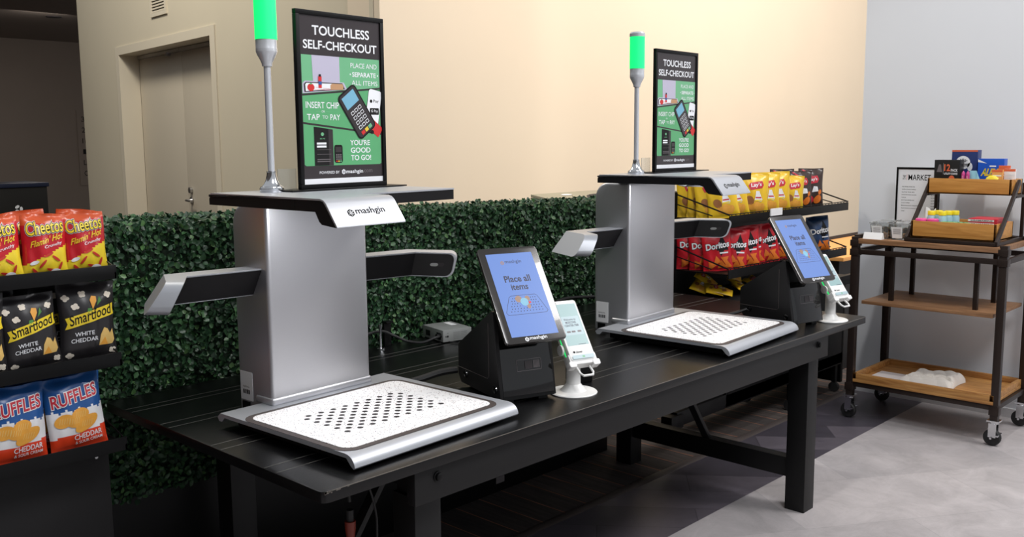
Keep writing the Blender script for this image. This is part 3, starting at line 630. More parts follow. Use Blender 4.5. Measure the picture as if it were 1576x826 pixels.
# ------------------------------------------------------------------ checkout terminal with tablet
def make_terminal():
    t = thing('checkout_terminal', (1.865,1.823,TH), '', 'checkout terminal', -.321)
    bw, bd = .182, .285; ha, lean, hr = .262, .049, .133
    side = [(.004,.012),(bd-.02,.012),(bd,.035),(bd,hr-.008),(bd-.008,hr),(lean+.012,ha),(lean,ha)]
    b = MB(); b.prism_x(side, 0, .012); b.prism_x(side, bw-.012, bw)
    inner = [(.03,.014),(bd-.022,.014),(bd-.003,.035),(bd-.003,hr-.010),(bd-.010,hr-.003),(lean+.016,ha-.004),(lean+.03,ha-.006),(.055,.17)]
    b.prism_x(inner, .012, bw-.012); b.build('body', ['terminal_black'], t, bevel=.003, ang=40)
    b = MB(); b.prism_x([(.0025,.012),(.030,.012),(.055,.172),(.0345,.176)], .011, bw-.006); b.build('front_panel', ['gloss_black'], t, bevel=.002)
    for fx, fy in ((.02,.02),(bw-.05,.02),(.02,bd-.07),(bw-.05,bd-.07)):
        b = MB(); b.box((fx,fy,0),(fx+.03,fy+.03,.012)); b.build('foot', ['rubber'], t)
    # side groove and screws
    b = MB(); g = [(bd-.002,.058),(.085,.062),(.075,.070),(.078,.225)]
    b.tube([(-.0003,y,z) for y,z in g], .0009, 6); b.build('panel_groove', ['gap_dark'], t)
    for y, z in ((bd-.055,.045),(.035,.040)):
        b = MB(); b.lathe([(.0,-.0035),(.006,-.003),(.0075,-.0045),(.0105,-.004),(.0115,0)], (0,y,z), 18, axis='x'); b.build('grommet', ['gloss_black'], t)
    # serial label: outline, barcode block
    q0 = Vector((0,.0025,.012)); q1 = Vector((0,.0345,.176)); dv = (q1-q0).normalized(); nn = Vector((0,-dv.z,dv.y))
    F = lambda x, s: (x, (q0+dv*s+nn*.0012).y, (q0+dv*s+nn*.0012).z)
    b = MB()
    for a in ((.060,.140,.078,.079),(.060,.140,.110,.111),(.060,.061,.078,.111),(.139,.140,.078,.111)): b.rect(*a, F, 0)
    for i in range(9): b.rect(.114+i*.0024, .1153+i*.0024, .084, .106, F, 0)
    b.rect(.087,.110,.083,.106,F,1); b.build('serial_label', ['print_grey','print_charcoal'], t)
    # tablet
    phi = .641; W, H, sw = .194, .307, .150; shh = sw*16/9; off = (H-shh)/2
    tb = bpy.data.objects.new('tablet', None)
    ty, tz = -.048, .185; up = Vector((0,math.sin(phi),math.cos(phi))); nf = Vector((0,-math.cos(phi),math.sin(phi)))
    def Q(u, v, d=0): p = Vector((bw/2+u, ty, tz)) + up*v + nf*d; return tuple(p)
    b = MB(); b.prism(rrect(-W/2, W/2, 0, H, .012), lambda u,v: Q(u,v,-.012), lambda u,v: Q(u,v,0)); tablet = b.build('tablet', ['bezel'], t, bevel=.002, ang=40)
    b = MB(); b.prism(rrect(-.05,.05,.06,.18,.01), lambda u,v: Q(u,v,-.05), lambda u,v: Q(u,v,-.011)); b.build('tablet_mount', ['black_metal'], tablet, bevel=.002)
    b = MB(); S0 = lambda n: (lambda u, v: Q(u, off+v, .0004+.0003*n))
    b.rect(-sw/2, sw/2, 0, shh, S0(0), 0)
    icon(b, -.030, .236, .0065, S0(1), 2, (0, S0(2))); b.text('mashgin', -.021, .032, .2305, .2445, S0(1), 1, .005)
    b.text('Place all', -.040, .043, .172, .192, S0(1), 1, .025); b.text('items', -.026, .027, .146, .164, S0(1), 1, .025)
    ol = [(-.062,.068),(.060,.068),(.066,.074),(.046,.124),(.040,.128),(-.036,.128),(-.044,.124),(-.067,.076)]
    for i in range(len(ol)):
        a, c = Vector(ol[i]), Vector(ol[(i+1) % len(ol)]); d_ = (c-a).normalized(); n_ = Vector((-d_.y,d_.x))*.0006
        b.shape([tuple(a-n_),tuple(c-n_),tuple(c+n_),tuple(a+n_)], S0(1), 1)
    for j in range(6):
        for i in range(11):
            f = j/5; x = (-.050+.010*i)*(1-.28*f)+(.002 if j % 2 else 0); y = .078+.0082*j
            if abs(x) < .016 and j > 1: continue
            b.disc(x, y, .0018, .0015, S0(1), 1, 8)
    b.disc(-.016,.116,.011,.011,S0(2),2,14); b.disc(.0,.106,.013,.013,S0(3),3,14); b.disc(.012,.116,.008,.009,S0(2),2,12); b.disc(.010,.093,.006,.010,S0(2),2,12); b.rect(.012,.02,.1,.106,S0(3),4)
    b.build('screen', ['screen_blue','screen_ink','screen_tan','print_sky','print_red'], tablet)
    b = MB(); E_ = lambda n: (lambda u, v: Q(u, v, .0006+.0003*n)); icon(b, -.030, .0105, .0068, E_(0), 0, (1, E_(1))); b.text('mashgin', -.021, .034, .0055, .0185, E_(0), 0, .015); b.build('wordmark', ['print_white','print_black'], tablet)
    return t
t1 = make_terminal(); t2 = tree_copy(t1); t2.location = (3.435,1.749,TH); t2.rotation_euler = (0,0,-.242)
tag(t1, 'black wedge terminal with tilted tablet beside the nearer kiosk tray', 'checkout terminal'); tag(t2, 'black wedge terminal with tilted tablet at right end of table, before the snack rack', 'checkout terminal')
# ------------------------------------------------------------------ card reader on a white stand
def make_reader():
    t = thing('card_reader', (0,0,0), '', 'card reader')
    b = MB(); b.lathe([(.0,0),(.070,0),(.0712,.003),(.069,.0055),(.040,.008),(.036,.012),(.028,.020),(.0215,.028),(.0,.028)], n=48); b.build('stand_base', ['white_plastic'], t)
    b = MB(); b.lathe([(.0215,.02),(.0205,.09),(.020,.135),(.0,.137)], (0,0,0), 28); b.build('post', ['white_plastic'], t)
    phi = .66; up = Vector((0,math.sin(phi),math.cos(phi))); nf = Vector((0,-math.cos(phi),math.sin(phi)))
    def Q(u, v, d=0): return tuple(Vector((.004+u, -.052, .100)) + up*v + nf*d)
    b = MB(); b.prism(rrect(-.040,.040,.0,.125,.006), lambda u,v: Q(u,v,-.034), lambda u,v: Q(u,v,-.012)); b.prism(rrect(-.046,.046,-.004,.03,.005), lambda u,v: Q(u,v,-.03), lambda u,v: Q(u,v,.004))
    b.prism(rrect(-.020,.020,.03,.07,.005), lambda u,v: Q(u,v,-.05), lambda u,v: Q(u,v,-.03)); cr = b.build('cradle', ['white_plastic'], t, bevel=.003, ang=40)
    for u in (-.040,.040):
        b = MB(); b.prism(rrect(u-.012,u+.012,-.012,.006,.005), lambda a,v: Q(a,v,-.02), lambda a,v: Q(a,v,.006)); b.build('clamp_pad', ['white_plastic'], cr, bevel=.002)
    b = MB(); b.tube([Q(-.046,.055,-.02),Q(-.052,.055,-.02)], .016, 18); b.build('hinge_knob', ['white_plastic'], cr)
    b = MB(); b.tube([Q(-.022,-.006,-.012),Q(-.022,-.030,-.004),Q(-.016,-.040,0),Q(.016,-.040,0),Q(.022,-.030,-.004),Q(.022,-.006,-.012)], .0036, 10); b.build('loop_handle', ['white_plastic'], cr)
    b = MB(); b.prism(rrect(-.042,.042,.006,.204,.009), lambda u,v: Q(u,v,-.014), lambda u,v: Q(u,v,.006)); dv = b.build('reader_body', ['white_plastic'], t, bevel=.003, ang=40)
    b = MB(); G = lambda n: (lambda u, v: Q(u, v, .0065+.0003*n))
    b.rect(-.036,.036,.055,.192,G(0),0); b.rect(-.032,.032,.088,.150,G(1),1,r=.003)
    b.text('Welcome to', -.021,.019,.136,.143,G(2),2,.01); b.text('MOSCONE', -.018,.017,.126,.133,G(2),2,.02); b.text('CENTER F&B', -.024,.023,.116,.123,G(2),2,.02)
    for x in (-.024,-.008,.012): b.rect(x,x+.013,.096,.102,G(2),3,r=.002)
    b.rect(.0,.026,.0565,.058,G(1),2); b.build('display', ['screen_cyan','screen_pale','screen_ink','print_grey'], dv)
    b = MB(); b.text('clover', -.018,.004,.030,.037,G(0),0,.01); b.disc(-.024,.0335,.0035,.0035,G(0),0,10); b.build('wordmark', ['print_black'], dv)
    b = MB(); b.rect(-.036,.036,.0105,.022,lambda u,v: Q(u,v,.0105),0); b.rect(-.004,.004,.013,.019,lambda u,v: Q(u,v,.0108),1); b.build('card_slot', ['screen_pale','print_green'], dv)
    b = MB(); b.box((-.0405,.0,0),(-.0395,.001,.001)); b.v = []; b.f = []; b.m = []; b.sm = []
    b.prism([(.03,-.020),(.12,-.020),(.12,-.016),(.03,-.016)], lambda v,d: Q(-.0405,v,d), lambda v,d: Q(-.0395,v,d)); b.build('status_strip', ['lamp_green'], dv)
    return t
r1 = make_reader(); r2 = tree_copy(r1)
place_on(r1, t1, .256, .030, 0); place_on(r2, t2, .256, .030, 0)
tag(r1, 'white card reader on round white stand beside the nearer terminal', 'card reader'); tag(r2, 'white card reader on round white stand at far right end of table', 'card reader')
# ------------------------------------------------------------------ things on the table
d = thing('charging_dock', (2.235,1.845,TH), 'small black block behind the white card reader stand', 'dock', -.32)
b = MB(); b.box((-.03,-.03,0),(.03,.035,.062)); b.build('body', ['black_metal'], d, bevel=.004)
d = thing('network_box', (2.40,2.63,TH), 'flat grey metal network box at back of table before hedge', 'electronics box', -.2)
b = MB(); b.box((-.062,-.075,.004),(.062,.075,.048)); b.build('case', ['box_grey'], d, bevel=.0015)
b = MB(); F = lambda x, z: (x, -.0756, z)
for i in range(11):
    for j in range(5):
        if i != 5: b.disc(-.015+i*.0055, .012+j*.006, .0013, .0013, F, 0, 8)
b.disc(-.042,.024,.004,.004,F,0,10); b.disc(-.050,.024,.0025,.0025,F,0,8); b.disc(-.042,.036,.0015,.0015,F,0,8); b.build('vent_holes', ['print_black'], d)
b = MB(); b.box((-.0635,-.06,.012),(-.061,-.03,.036)); b.box((-.0635,.02,.014),(-.061,.05,.034)); b.build('socket', ['black_metal'], d)
b = MB(); b.box((.02,.0,.048),(.045,.06,.0484)); b.build('sticker', ['label_white'], d)
def curve_pts(P, n=10):
    P = [Vector(p) for p in P]; out = []
    for i in range(len(P)-1):
        p0 = P[max(i-1,0)]; p1 = P[i]; p2 = P[i+1]; p3 = P[min(i+2,len(P)-1)]
        for k in range(n):
            t = k/n; out.append(.5*((2*p1)+(p2-p0)*t+(2*p0-5*p1+4*p2-p3)*t*t+(-p0+3*p1-3*p2+p3)*t**3))
    return out+[P[-1]]
def cable(name, pts, r, label, cat='cable', m='cable_black'):
    b = MB(); b.tube(curve_pts(pts), r, 8); return tag(b.build(name, [m]), label, cat)
pc = cable('power_cord', [(2.325,2.585,.785),(2.29,2.58,.785),(2.25,2.60,.772),(2.21,2.64,.778),(2.17,2.66,.80),(2.13,2.685,.82),(2.05,2.69,.815),(1.96,2.69,.79)], .005, 'black power cord plugged into the grey network box')
b = MB(); b.tube([(2.31,2.59,.787),(2.342,2.583,.786)], .009, 8); pp = b.build('power_plug', ['black_metal']); attach(pp, d); attach(pc, d)
for k_ in ('label','category'): del pc[k_]
cable('thin_lead', [(2.345,2.56,.765),(2.36,2.50,.764),(2.33,2.42,.764),(2.22,2.33,.764),(2.20,2.25,.765),(2.185,2.16,.768)], .0025, 'thin black lead lying between network box and nearer terminal')
cable('braided_cable', [(1.80,2.20,.768),(1.83,2.19,.772),(1.87,2.165,.782),(1.92,2.135,.797),(1.962,2.105,.803)], .011, 'thick braided black cable running from nearer tray to its terminal')
cable('rear_cable', [(2.95,2.69,.765),(3.0,2.67,.79),(3.09,2.64,.822),(3.2,2.57,.826),(3.29,2.50,.815),(3.33,2.42,.79)], .007, 'black cable looping behind the farther kiosk near the hedge')
cable('data_cable', [(3.36,2.10,.770),(3.40,2.06,.775),(3.45,2.02,.785),(3.49,1.985,.802)], .006, 'black cable plugged into the side of the farther terminal')
d = thing('desk_post', (2.111,2.668,TH), 'small silver metal post on a round foot by the hedge', 'post')
b = MB(); b.lathe([(.0,0),(.016,0),(.016,.004),(.006,.006),(.005,.008),(.005,.075),(.007,.076),(.007,.090),(.0,.091)], n=18); b.build('post', ['chrome'], d)
for i, (x, z, l) in enumerate(((2.165,.0,'black clamp bracket standing at the hedge beside the silver post'),(2.06,.0,'black clamp bracket half hidden behind the nearer kiosk pillar'))):
    d = thing('clamp_bracket', (x,2.70,TH), l, 'bracket'); b = MB(); b.box((-.016,-.008,0),(.016,.004,.085)); b.box((-.016,-.022,.085),(.016,.004,.092)); b.build('plate', ['black_metal'], d, bevel=.001)
d = thing('hanging_plug', (1.318,1.80,.545), 'orange extension socket hanging on a black cord under the table corner', 'plug')
b = MB(); b.lathe([(.009,0),(.010,.012),(.013,.032),(.0135,.052),(.0,.053)], n=12); b.build('socket', ['orange_plastic'], d)
b = MB(); b.tube([(0,0,.05),(0,0,.08)], .009, 10); b.tube([(0,0,.10),(-.005,0,.19)], .004, 8); b.tube([(0,0,0),(.005,0,-.3)], .004, 8); b.build('cord', ['cable_black'], d)
cable('loose_lead', [(1.33,1.78,.735),(1.36,1.78,.68),(1.385,1.785,.60),(1.39,1.79,.52),(1.39,1.79,.30)], .003, 'thin dark lead hanging beside the orange socket under the table')
# ------------------------------------------------------------------ snack bags
def bag_builder(w, h, t, seed):
    rng = random.Random(seed); ph = [rng.uniform(0,6.28) for _ in range(8)]
    def depth(u, v):
        e = max(0, 1-abs(u)**2.4)**.62; q = min(1, max(0, (v-.055)/.89)); g = math.sin(math.pi*q)**.5 if 0 < q < 1 else 0
        wr = 1+.07*math.sin(7*u+ph[0]+4*v)+.06*math.sin(11*v+ph[1]-3*u)+.05*math.sin(17*u*(1-v)+ph[2])
        return t/2*e*g*wr+.0012
    def half(v): return w/2*(1-.05*math.sin(math.pi*v)+.012*math.sin(9*v+ph[3]))
    def sway(u, v): return .006*math.sin(5*u+ph[4])*max(0,(v-.8)/.2)**1.5
    def front(u, v, off=0): return (half(v)*u, -(depth(u,v)+off)+sway(u,v)*1.0, v*h-.004*math.cos(3*u+ph[5])*max(0,v-.9)*10*.3)
    def back(u, v): return (half(v)*u, depth(u,v)+sway(u,v), v*h-.004*math.cos(3*u+ph[5])*max(0,v-.9)*10*.3)
    return front, back
def make_bag(name, w, h, t, seed, mats, zone, art=None, nu=26, nv=34):
    fr, bk = bag_builder(w, h, t, seed); b = MB()
    b.grid(lambda i, j: fr(2*i-1, j), nu, nv, lambda i, j: zone(2*i-1, j)); b.grid(lambda i, j: bk(1-2*i, j), nu//2, nv//2, lambda i, j: zone(0, j))
    F = lambda n: (lambda x, z: fr(max(-1,min(1,2*x/w)), max(0,min(1,z/h)), .0012+.0005*n))
    if art: art(b, F, w, h)
    o = b.build(name, mats, ang=80); return o
def art_cheese(b, F, w, h):
    # 0 orange 1 red 2 yellow 3 black 4 white 5 puff
    for bold, n, m in ((.075,2,4),(.05,3,3),(.012,4,2)): b.text('Cheetos', -.42*w,.40*w,.66*h,.86*h,F(n),m,bold,.008,rise=.12)
    b.text("Flamin' Hot", -.36*w,.36*w,.47*h,.575*h,F(3),2,.01,.008,slant=.2,rise=.30); b.text('Crunchy', -.06*w,.34*w,.44*h,.50*h,F(3),4,.01,.008,rise=.28)
    for x, y, a in ((.02,.36,.4),(.20,.30,-.6),(-.10,.22,.9),(.10,.12,-.3),(.30,.17,1.2),(-.24,.10,-.8)):
        b.disc(x*w, y*h, .12*w, .030*w, F(3), 5, 12, .008, a)
    b.disc(.20*w,.09*h,.12*w,.05*h,F(4),4,14,.008); b.disc(-.28*w,.24*h,.1*w,.03*h,F(3),4,14,.008,.3)
def zone_cheese(u, v):
    if v > .86+.05*u: return 0
    if v < .05: return 0
    return 1 if v > .36+.17*u else 2
def art_popcorn(b, F, w, h):
    # 0 black 1 yellow 2 white-popcorn 3 cheese 4 green 5 print white 6 print black
    b.shape([(-.44*w,.43*h),(-.40*w,.50*h),(-.43*w,.57*h),(.46*w,.72*h),(.45*w,.65*h),(.48*w,.58*h)], F(1), 1, .008)
    b.text('Smartfood', -.36*w,.41*w,.470*h,.60*h,F(2),6,.012,.008,rise=.22*h/w*.72)
    b.text('WHITE', -.28*w,.06*w,.335*h,.385*h,F(1),5,.01,.01,rise=.06); b.text('CHEDDAR', -.34*w,.12*w,.255*h,.305*h,F(1),5,.01,.01,rise=.06)
    b.shape([(.14*w,.20*h),(.18*w,.33*h),(.26*w,.42*h),(.32*w,.40*h),(.36*w,.34*h),(.42*w,.40*h),(.45*w,.25*h),(.40*w,.20*h)], F(1), 3, .008); b.shape([(.15*w,.205*h),(.26*w,.30*h),(.31*w,.20*h)], F(2), 7, .008)
    for x, y in ((-.24,.71),(-.10,.86),(.36,.83),(-.38,.82),(-.36,.10),(.40,.12)):
        for k in range(4): b.disc((x+.036*math.cos(k*1.7+x*9))*w, (y+.022*math.sin(k*1.7+x*9))*h, .036*w, .022*h, F(2+.2*k), 2, 10, .01)
    b.shape([(.06*w,.66*h),(.02*w,.78*h),(.06*w,.83*h),(.14*w,.82*h),(.14*w,.76*h)], F(2), 7, .01)
    b.shape([(-.06*w,.60*h),(-.03*w,.68*h),(.05*w,.68*h),(.03*w,.63*h)], F(1), 4, .01); b.shape([(.14*w,.70*h),(.20*w,.82*h),(.23*w,.76*h)], F(1), 4, .01)
def art_ridge(b, F, w, h):
    # 0 blue 1 white 2 redorange 3 red 4 chip
    for bold, n, m in ((.07,2,1),(.02,3,3)): b.text('RUFFLES', -.40*w,.42*w,.62*h,.78*h,F(n),m,bold,.01,rise=.14)
    for x, y, a, r in ((-.24,.44,.3,.17),(-.08,.42,-.3,.16),(.05,.49,.2,.16),(.14,.36,.5,.24)):
        b.disc(x*w, y*h, r*w, .085*h, F(2+abs(x)), 4, 18, .01, a)
        for k in range(5): b.shape([((x-.09+.04*k)*w,(y-.035)*h),((x-.08+.04*k)*w,(y-.035)*h),((x-.05+.04*k)*w,(y+.04)*h),((x-.06+.04*k)*w,(y+.04)*h)], F(4), 5, .01)
    b.text('CHEDDAR', -.10*w,.40*w,.155*h,.225*h,F(2),1,.012,.01,rise=.05); b.text('& SOUR CREAM', -.09*w,.40*w,.095*h,.135*h,F(2),1,.008,.01,rise=.05)
def zone_ridge(u, v):
    if v > .56+.018*math.sin(14*u): return 0
    if v < .25+.03*u+.012*math.sin(9*u): return 2
    return 1
def art_lays(b, F, w, h):
    # 0 yellow 1 red 2 white 3 chip 4 potato
    b.shape([(-.20*w,.60*h),(-.26*w,.70*h),(-.20*w,.77*h),(.22*w,.82*h),(.28*w,.72*h),(.22*w,.65*h)], F(1), 1, .01)
    b.text("Lay's", -.17*w,.19*w,.645*h,.755*h,F(2),2,.02,.01,rise=.12)
    b.shape([(-.05*w,.36*h),(.0*w,.58*h),(.12*w,.58*h),(.24*w,.38*h),(.20*w,.33*h)], F(1), 2, .01); b.rect(-.02*w,.20*w,.41*h,.44*h,F(2),1,.01); b.rect(-.03*w,.21*w,.345*h,.375*h,F(2),5,.01)
    for x, y, r in ((-.20,.36,.16),(-.10,.20,.14),(.18,.18,.18),(.05,.26,.12)): b.disc(x*w, y*h, r*w, r*.75*w, F(1+.5*abs(x)), 4 if x < -.15 else 3, 16, .01, x*4)
def art_bbq(b, F, w, h):
    b.shape([(-.18*w,.60*h),(-.26*w,.70*h),(-.20*w,.79*h),(.20*w,.82*h),(.26*w,.72*h),(.18*w,.64*h)], F(1), 1, .01)
    b.text("Lay's", -.15*w,.17*w,.655*h,.755*h,F(2),2,.02,.01,rise=.10); b.shape([(-.38*w,.97*h),(-.28*w,.97*h),(-.02*w,.82*h),(-.08*w,.80*h)], F(1), 1, .01)
    b.shape([(-.05*w,.40*h),(.02*w,.55*h),(.16*w,.54*h),(.2*w,.42*h)], F(1), 2, .01)
    for x, y, r in ((-.20,.42,.13),(-.12,.22,.17),(.20,.22,.18),(.28,.40,.10)): b.disc(x*w, y*h, r*w, r*.8*w, F(1+.3*abs(x)), 3 if x > 0 else 1, 14, .01, x*4)
def art_tri(b, F, w, h):
    # 0 body 1 black 2 white 3 chip 4 orange
    b.shape([(-.05*w,.50*h),(.38*w,.50*h),(.16*w,.88*h)], F(1), 1, .01); b.shape([(.10*w,.36*h),(.22*w,.50*h),(.02*w,.50*h)], F(1), 1, .01)
    for bold, n, m in ((.08,2,1),(.03,3,2)): b.text('Doritos', -.40*w,.40*w,.52*h,.66*h,F(n),m,bold,.01,rise=.10)
    for x, y, a in ((-.05,.26,.2),(.22,.28,1.1),(.10,.14,2.2),(-.25,.15,.6),(.32,.14,.1)):
        c, s = math.cos(a), math.sin(a); P = [(0,.17),(-.15,-.1),(.15,-.1)]
        b.shape([((x+c*p-s*q)*w, y*h+(s*p+c*q)*w) for p, q in P], F(1.5+.4*abs(x)), 3, .01)
    b.rect(.05*w,.36*w,.42*h,.455*h,F(2),2,.01)
def zone1(u, v): return 0
def zone_crimp(u, v): return 0
bagc = make_bag('snack_bag', .108,.158,.05, 1, ['foil_orange','foil_red','foil_yellow','print_black','foil_white','puff_red'], zone_cheese, art_cheese)
bagp = make_bag('snack_bag', .142,.205,.055, 2, ['foil_black','foil_yellow','popcorn','cheese','stalk_green','print_white','print_black','chip_gold'], zone1, art_popcorn)
bagr = make_bag('snack_bag', .142,.195,.055, 3, ['foil_blue','foil_white','foil_redorange','candy_red','chip_gold','cheese'], zone_ridge, art_ridge)
bagl = make_bag('snack_bag', .165,.225,.065, 4, ['foil_gold','candy_red','foil_white','chip_gold','potato','foil_yellow'], zone1, art_lays)
bagb = make_bag('snack_bag', .155,.225,.06, 5, ['foil_cocoa','candy_red','foil_white','chip_orange'], zone1, art_bbq)
bagd = make_bag('snack_bag', .155,.215,.065, 6, ['foil_red','print_black','foil_white','chip_orange'], zone1, art_tri)
bagn = make_bag('snack_bag', .155,.215,.065, 7, ['foil_navy','print_black','foil_white','chip_orange'], zone1, art_tri)
baga = make_bag('snack_bag', .135,.19,.05, 8, ['foil_gold','candy_red','foil_white','chip_gold','potato','foil_yellow'], zone1, art_lays)
_used = set()
def bag(proto, loc, rz, label, group, lean=-.08, roll=0, sc=1, thin=1):
    o = proto if proto.name not in _used else proto.copy()
    if proto.name in _used: COL.objects.link(o)
    _used.add(proto.name); o.location = loc; o.rotation_mode = 'XYZ'; o.rotation_euler = (lean, roll, rz); o.scale = (sc,sc*thin,sc)
    return tag(o, label, 'snack bag', group)
# ------------------------------------------------------------------ left snack rack
LX1, LY0 = 1.062, 2.42
rack = thing('snack_rack', (.72,2.57,0), 'black wire snack rack at left, with three shelves of bags', 'snack rack')
LZ = (1.191, .962, .735)
for z in LZ:
    b = MB(); b.box((.40,LY0+.004,z-.026),(LX1-.004,2.70,z-.020)); b.box((.40,LY0,z-.036),(LX1,LY0+.005,z)); b.box((LX1-.006,LY0,z-.036),(LX1,2.70,z-.018)); sh = b.build('shelf', ['black_metal'], None, bevel=.001); attach(sh, rack)
    b = MB(); b.tube([(LX1-.006,2.69,z+.07),(LX1-.006,LY0+.01,z-.002)], .0022, 8); b.tube([(LX1-.006,2.69,z+.03),(LX1-.006,LY0+.09,z-.004)], .0022, 8); attach(b.build('side_wire', ['black_metal']), rack)
b = MB(); b.box((.40,2.70,.05),(LX1,2.715,1.24)); attach(b.build('back_panel', ['black_metal']), rack)
b = MB(); b.box((.40,2.52,.0),(LX1-.008,2.70,.695)); attach(b.build('base_cabinet', ['terminal_black'], bevel=.003), rack)
b = MB(); b.lathe([(.0,-.003),(.004,-.002),(.005,0)], (1.02,2.52,.665), 10, axis='y'); attach(b.build('screw', ['steel']), rack)
gc, gp, gr = 'red and yellow cheese snack bags on the left rack', 'black popcorn bags on the left rack', 'blue and white chip bags on the left rack'
z = LZ[0]-.020
bag(bagc, (1.004,2.463,z), -.10, 'red and yellow cheese puff bag at right end of top left shelf', gc, -.10)
bag(bagc, (.902,2.462,z), -.06, 'red and yellow cheese puff bag second from right on top left shelf, leaning left', gc, -.08, .04)
bag(bagc, (.797,2.46,z), -.05, 'red and yellow cheese puff bag third from right, cut by left photo edge', gc, -.08, -.03)
bag(bagc, (1.000,2.530,z), .10, 'red-orange cheese puff bag behind the rightmost one on top left shelf', gc, -.02, .10, 1.02)
bag(bagc, (.890,2.530,z), -.15, 'red-orange cheese puff bag showing its torn-looking top behind middle one of top left shelf', gc, -.02, -.08, 1.04)
bag(bagc, (.775,2.530,z), .1, 'red-orange cheese puff bag behind the one at left photo edge, top shelf', gc, -.02, .06, 1.03)
z = LZ[1]-.020
bag(bagp, (.997,2.465,z), -.08, 'black white-cheddar popcorn bag at right end of middle left shelf', gp, -.08, .02)
bag(bagp, (.862,2.463,z), -.05, 'black white-cheddar popcorn bag second from right on middle left shelf', gp, -.06, -.06, .93)
bag(bagp, (.727,2.463,z), -.05, 'black white-cheddar popcorn bag cut by left photo edge, middle left shelf', gp, -.08, .02)
bag(bagp, (.945,2.545,z), .12, 'black popcorn bag behind, in the gap between two front popcorn bags', gp, -.02, .05, .97)
bag(bagp, (.790,2.545,z), .05, 'black popcorn bag in back row near left photo edge, middle left shelf', gp, -.02, -.03, .97)
z = LZ[2]-.020
bag(bagr, (.958,2.463,z), -.12, 'blue, white and orange ridged chip bag at right end of lowest left shelf', gr, -.10, -.07)
bag(bagr, (.806,2.463,z), -.03, 'blue, white and orange ridged chip bag cut by left photo edge, lowest left shelf', gr, -.08, .02)
bag(bagr, (.890,2.535,z), .0, 'ridged chip bag in back row, in the gap between two front ones', gr, -.02, -.04)
bag(bagr, (1.000,2.590,z), .1, 'ridged chip bag in back row behind rightmost one of lowest left shelf', gr, -.02, .03)
# ------------------------------------------------------------------ right snack rack
RX0, RX1, RY0, RYB = 4.09, 5.412, 2.43, 2.76
rack2 = thing('snack_rack', (4.75,2.60,0), 'black wire snack rack behind right end of table, near grey wall', 'snack rack')
RZ = (1.128, .862)
for z in RZ:
    b = MB(); b.box((RX0,RY0+.004,z-.028),(RX1,RYB,z-.022)); b.box((RX0,RY0,z-.045),(RX1,RY0+.005,z)); attach(b.build('shelf', ['black_metal'], bevel=.001), rack2)
    b = MB(); b.tube([(RX0,RY0+.002,z+.006),(RX1,RY0+.002,z+.006)], .0025, 6)
    for k in range(34): x = RX0+.02+k*(RX1-RX0-.04)/33; b.tube([(x,RY0+.002,z),(x,RY0+.002,z+.006)], .0022, 5)
    attach(b.build('front_wire', ['black_metal']), rack2)
    for x in (RX0+.002, RX1-.002):
        b = MB(); b.tube([(x,RYB-.02,z+.095),(x,RY0+.004,z+.004)], .004, 8); b.tube([(x,RYB-.02,z+.045),(x,RY0+.10,z-.004)], .003, 8); b.tube([(x,RYB-.02,z+.105),(x,RYB-.02,z-.02)], .004, 8); attach(b.build('side_wire', ['black_metal']), rack2)
b = MB(); b.box((RX0-.02,RYB,.10),(RX1-.02,RYB+.015,1.10)); b.box((RX0-.03,RYB-.02,.10),(RX0+.005,RYB+.02,1.235)); b.box((RX1-.03,RYB-.01,.10),(RX1-.01,RYB+.02,1.15)); attach(b.build('back_panel', ['black_metal']), rack2)
b = MB(); b.box((RX0,2.40,.685),(RX1,RYB,.700)); b.box((RX0,2.37,.66),(RX1,2.40,.712)); b.box((RX0,2.37,.66),(RX0+.01,RYB,.706)); attach(b.build('base_deck', ['terminal_black'], bevel=.002), rack2)
b = MB(); b.box((RX0+.01,2.43,.17),(RX1-.01,2.45,.66)); b.box((RX0,2.43,.17),(RX0+.02,RYB,.66)); b.box((RX1-.02,2.43,.05),(RX1+.01,RYB,.68)); attach(b.build('base_panel', ['black_metal'], bevel=.002), rack2)
b = MB(); b.box((3.66,2.43,.165),(RX1,2.47,.235)); b.box((3.60,2.42,.16),(3.70,2.48,.225)); b.box((3.66,2.70,.165),(RX1,2.74,.235)); attach(b.build('base_rail', ['black_metal'], bevel=.003), rack2)
for x in (4.80, RX1-.06):
    for y in (2.45,2.72):
        b = MB(); b.tube([(x-.011,y,.03),(x+.011,y,.03)], .03, 16, 0); b.box((x-.014,y-.012,.06),(x+.014,y+.012,.168),1); attach(b.build('caster', ['rubber','black_metal']), rack2)
b = MB(); b.box((4.48,RY0-.008,1.105),(4.60,RY0-.001,1.142)); attach(b.build('price_holder', ['label_white']), rack2)
gl, gb, gd, gh = 'yellow potato chip bags on the right rack', 'dark barbecue chip bags on the right rack', 'red tortilla chip bags on the right rack', 'yellow bags heaped on the lowest right shelf'
z = RZ[0]-.022
L_ = ['yellow potato chip bag farthest back, against black post at left of right rack','yellow potato chip bag second from black post on top shelf of right rack','yellow potato chip bag third from black post, tipped sideways behind side wire','yellow potato chip bag fourth from black post, half under farther kiosk visor','yellow potato chip bag just under tip of the farther kiosk visor','yellow potato chip bag sixth from black post, with red logo, right of visor','yellow potato chip bag seventh along top right shelf, beside the tilted pair','yellow potato chip bag eighth along top right shelf, tightly beside its twin','yellow potato chip bag last of yellow row, before the dark bags']
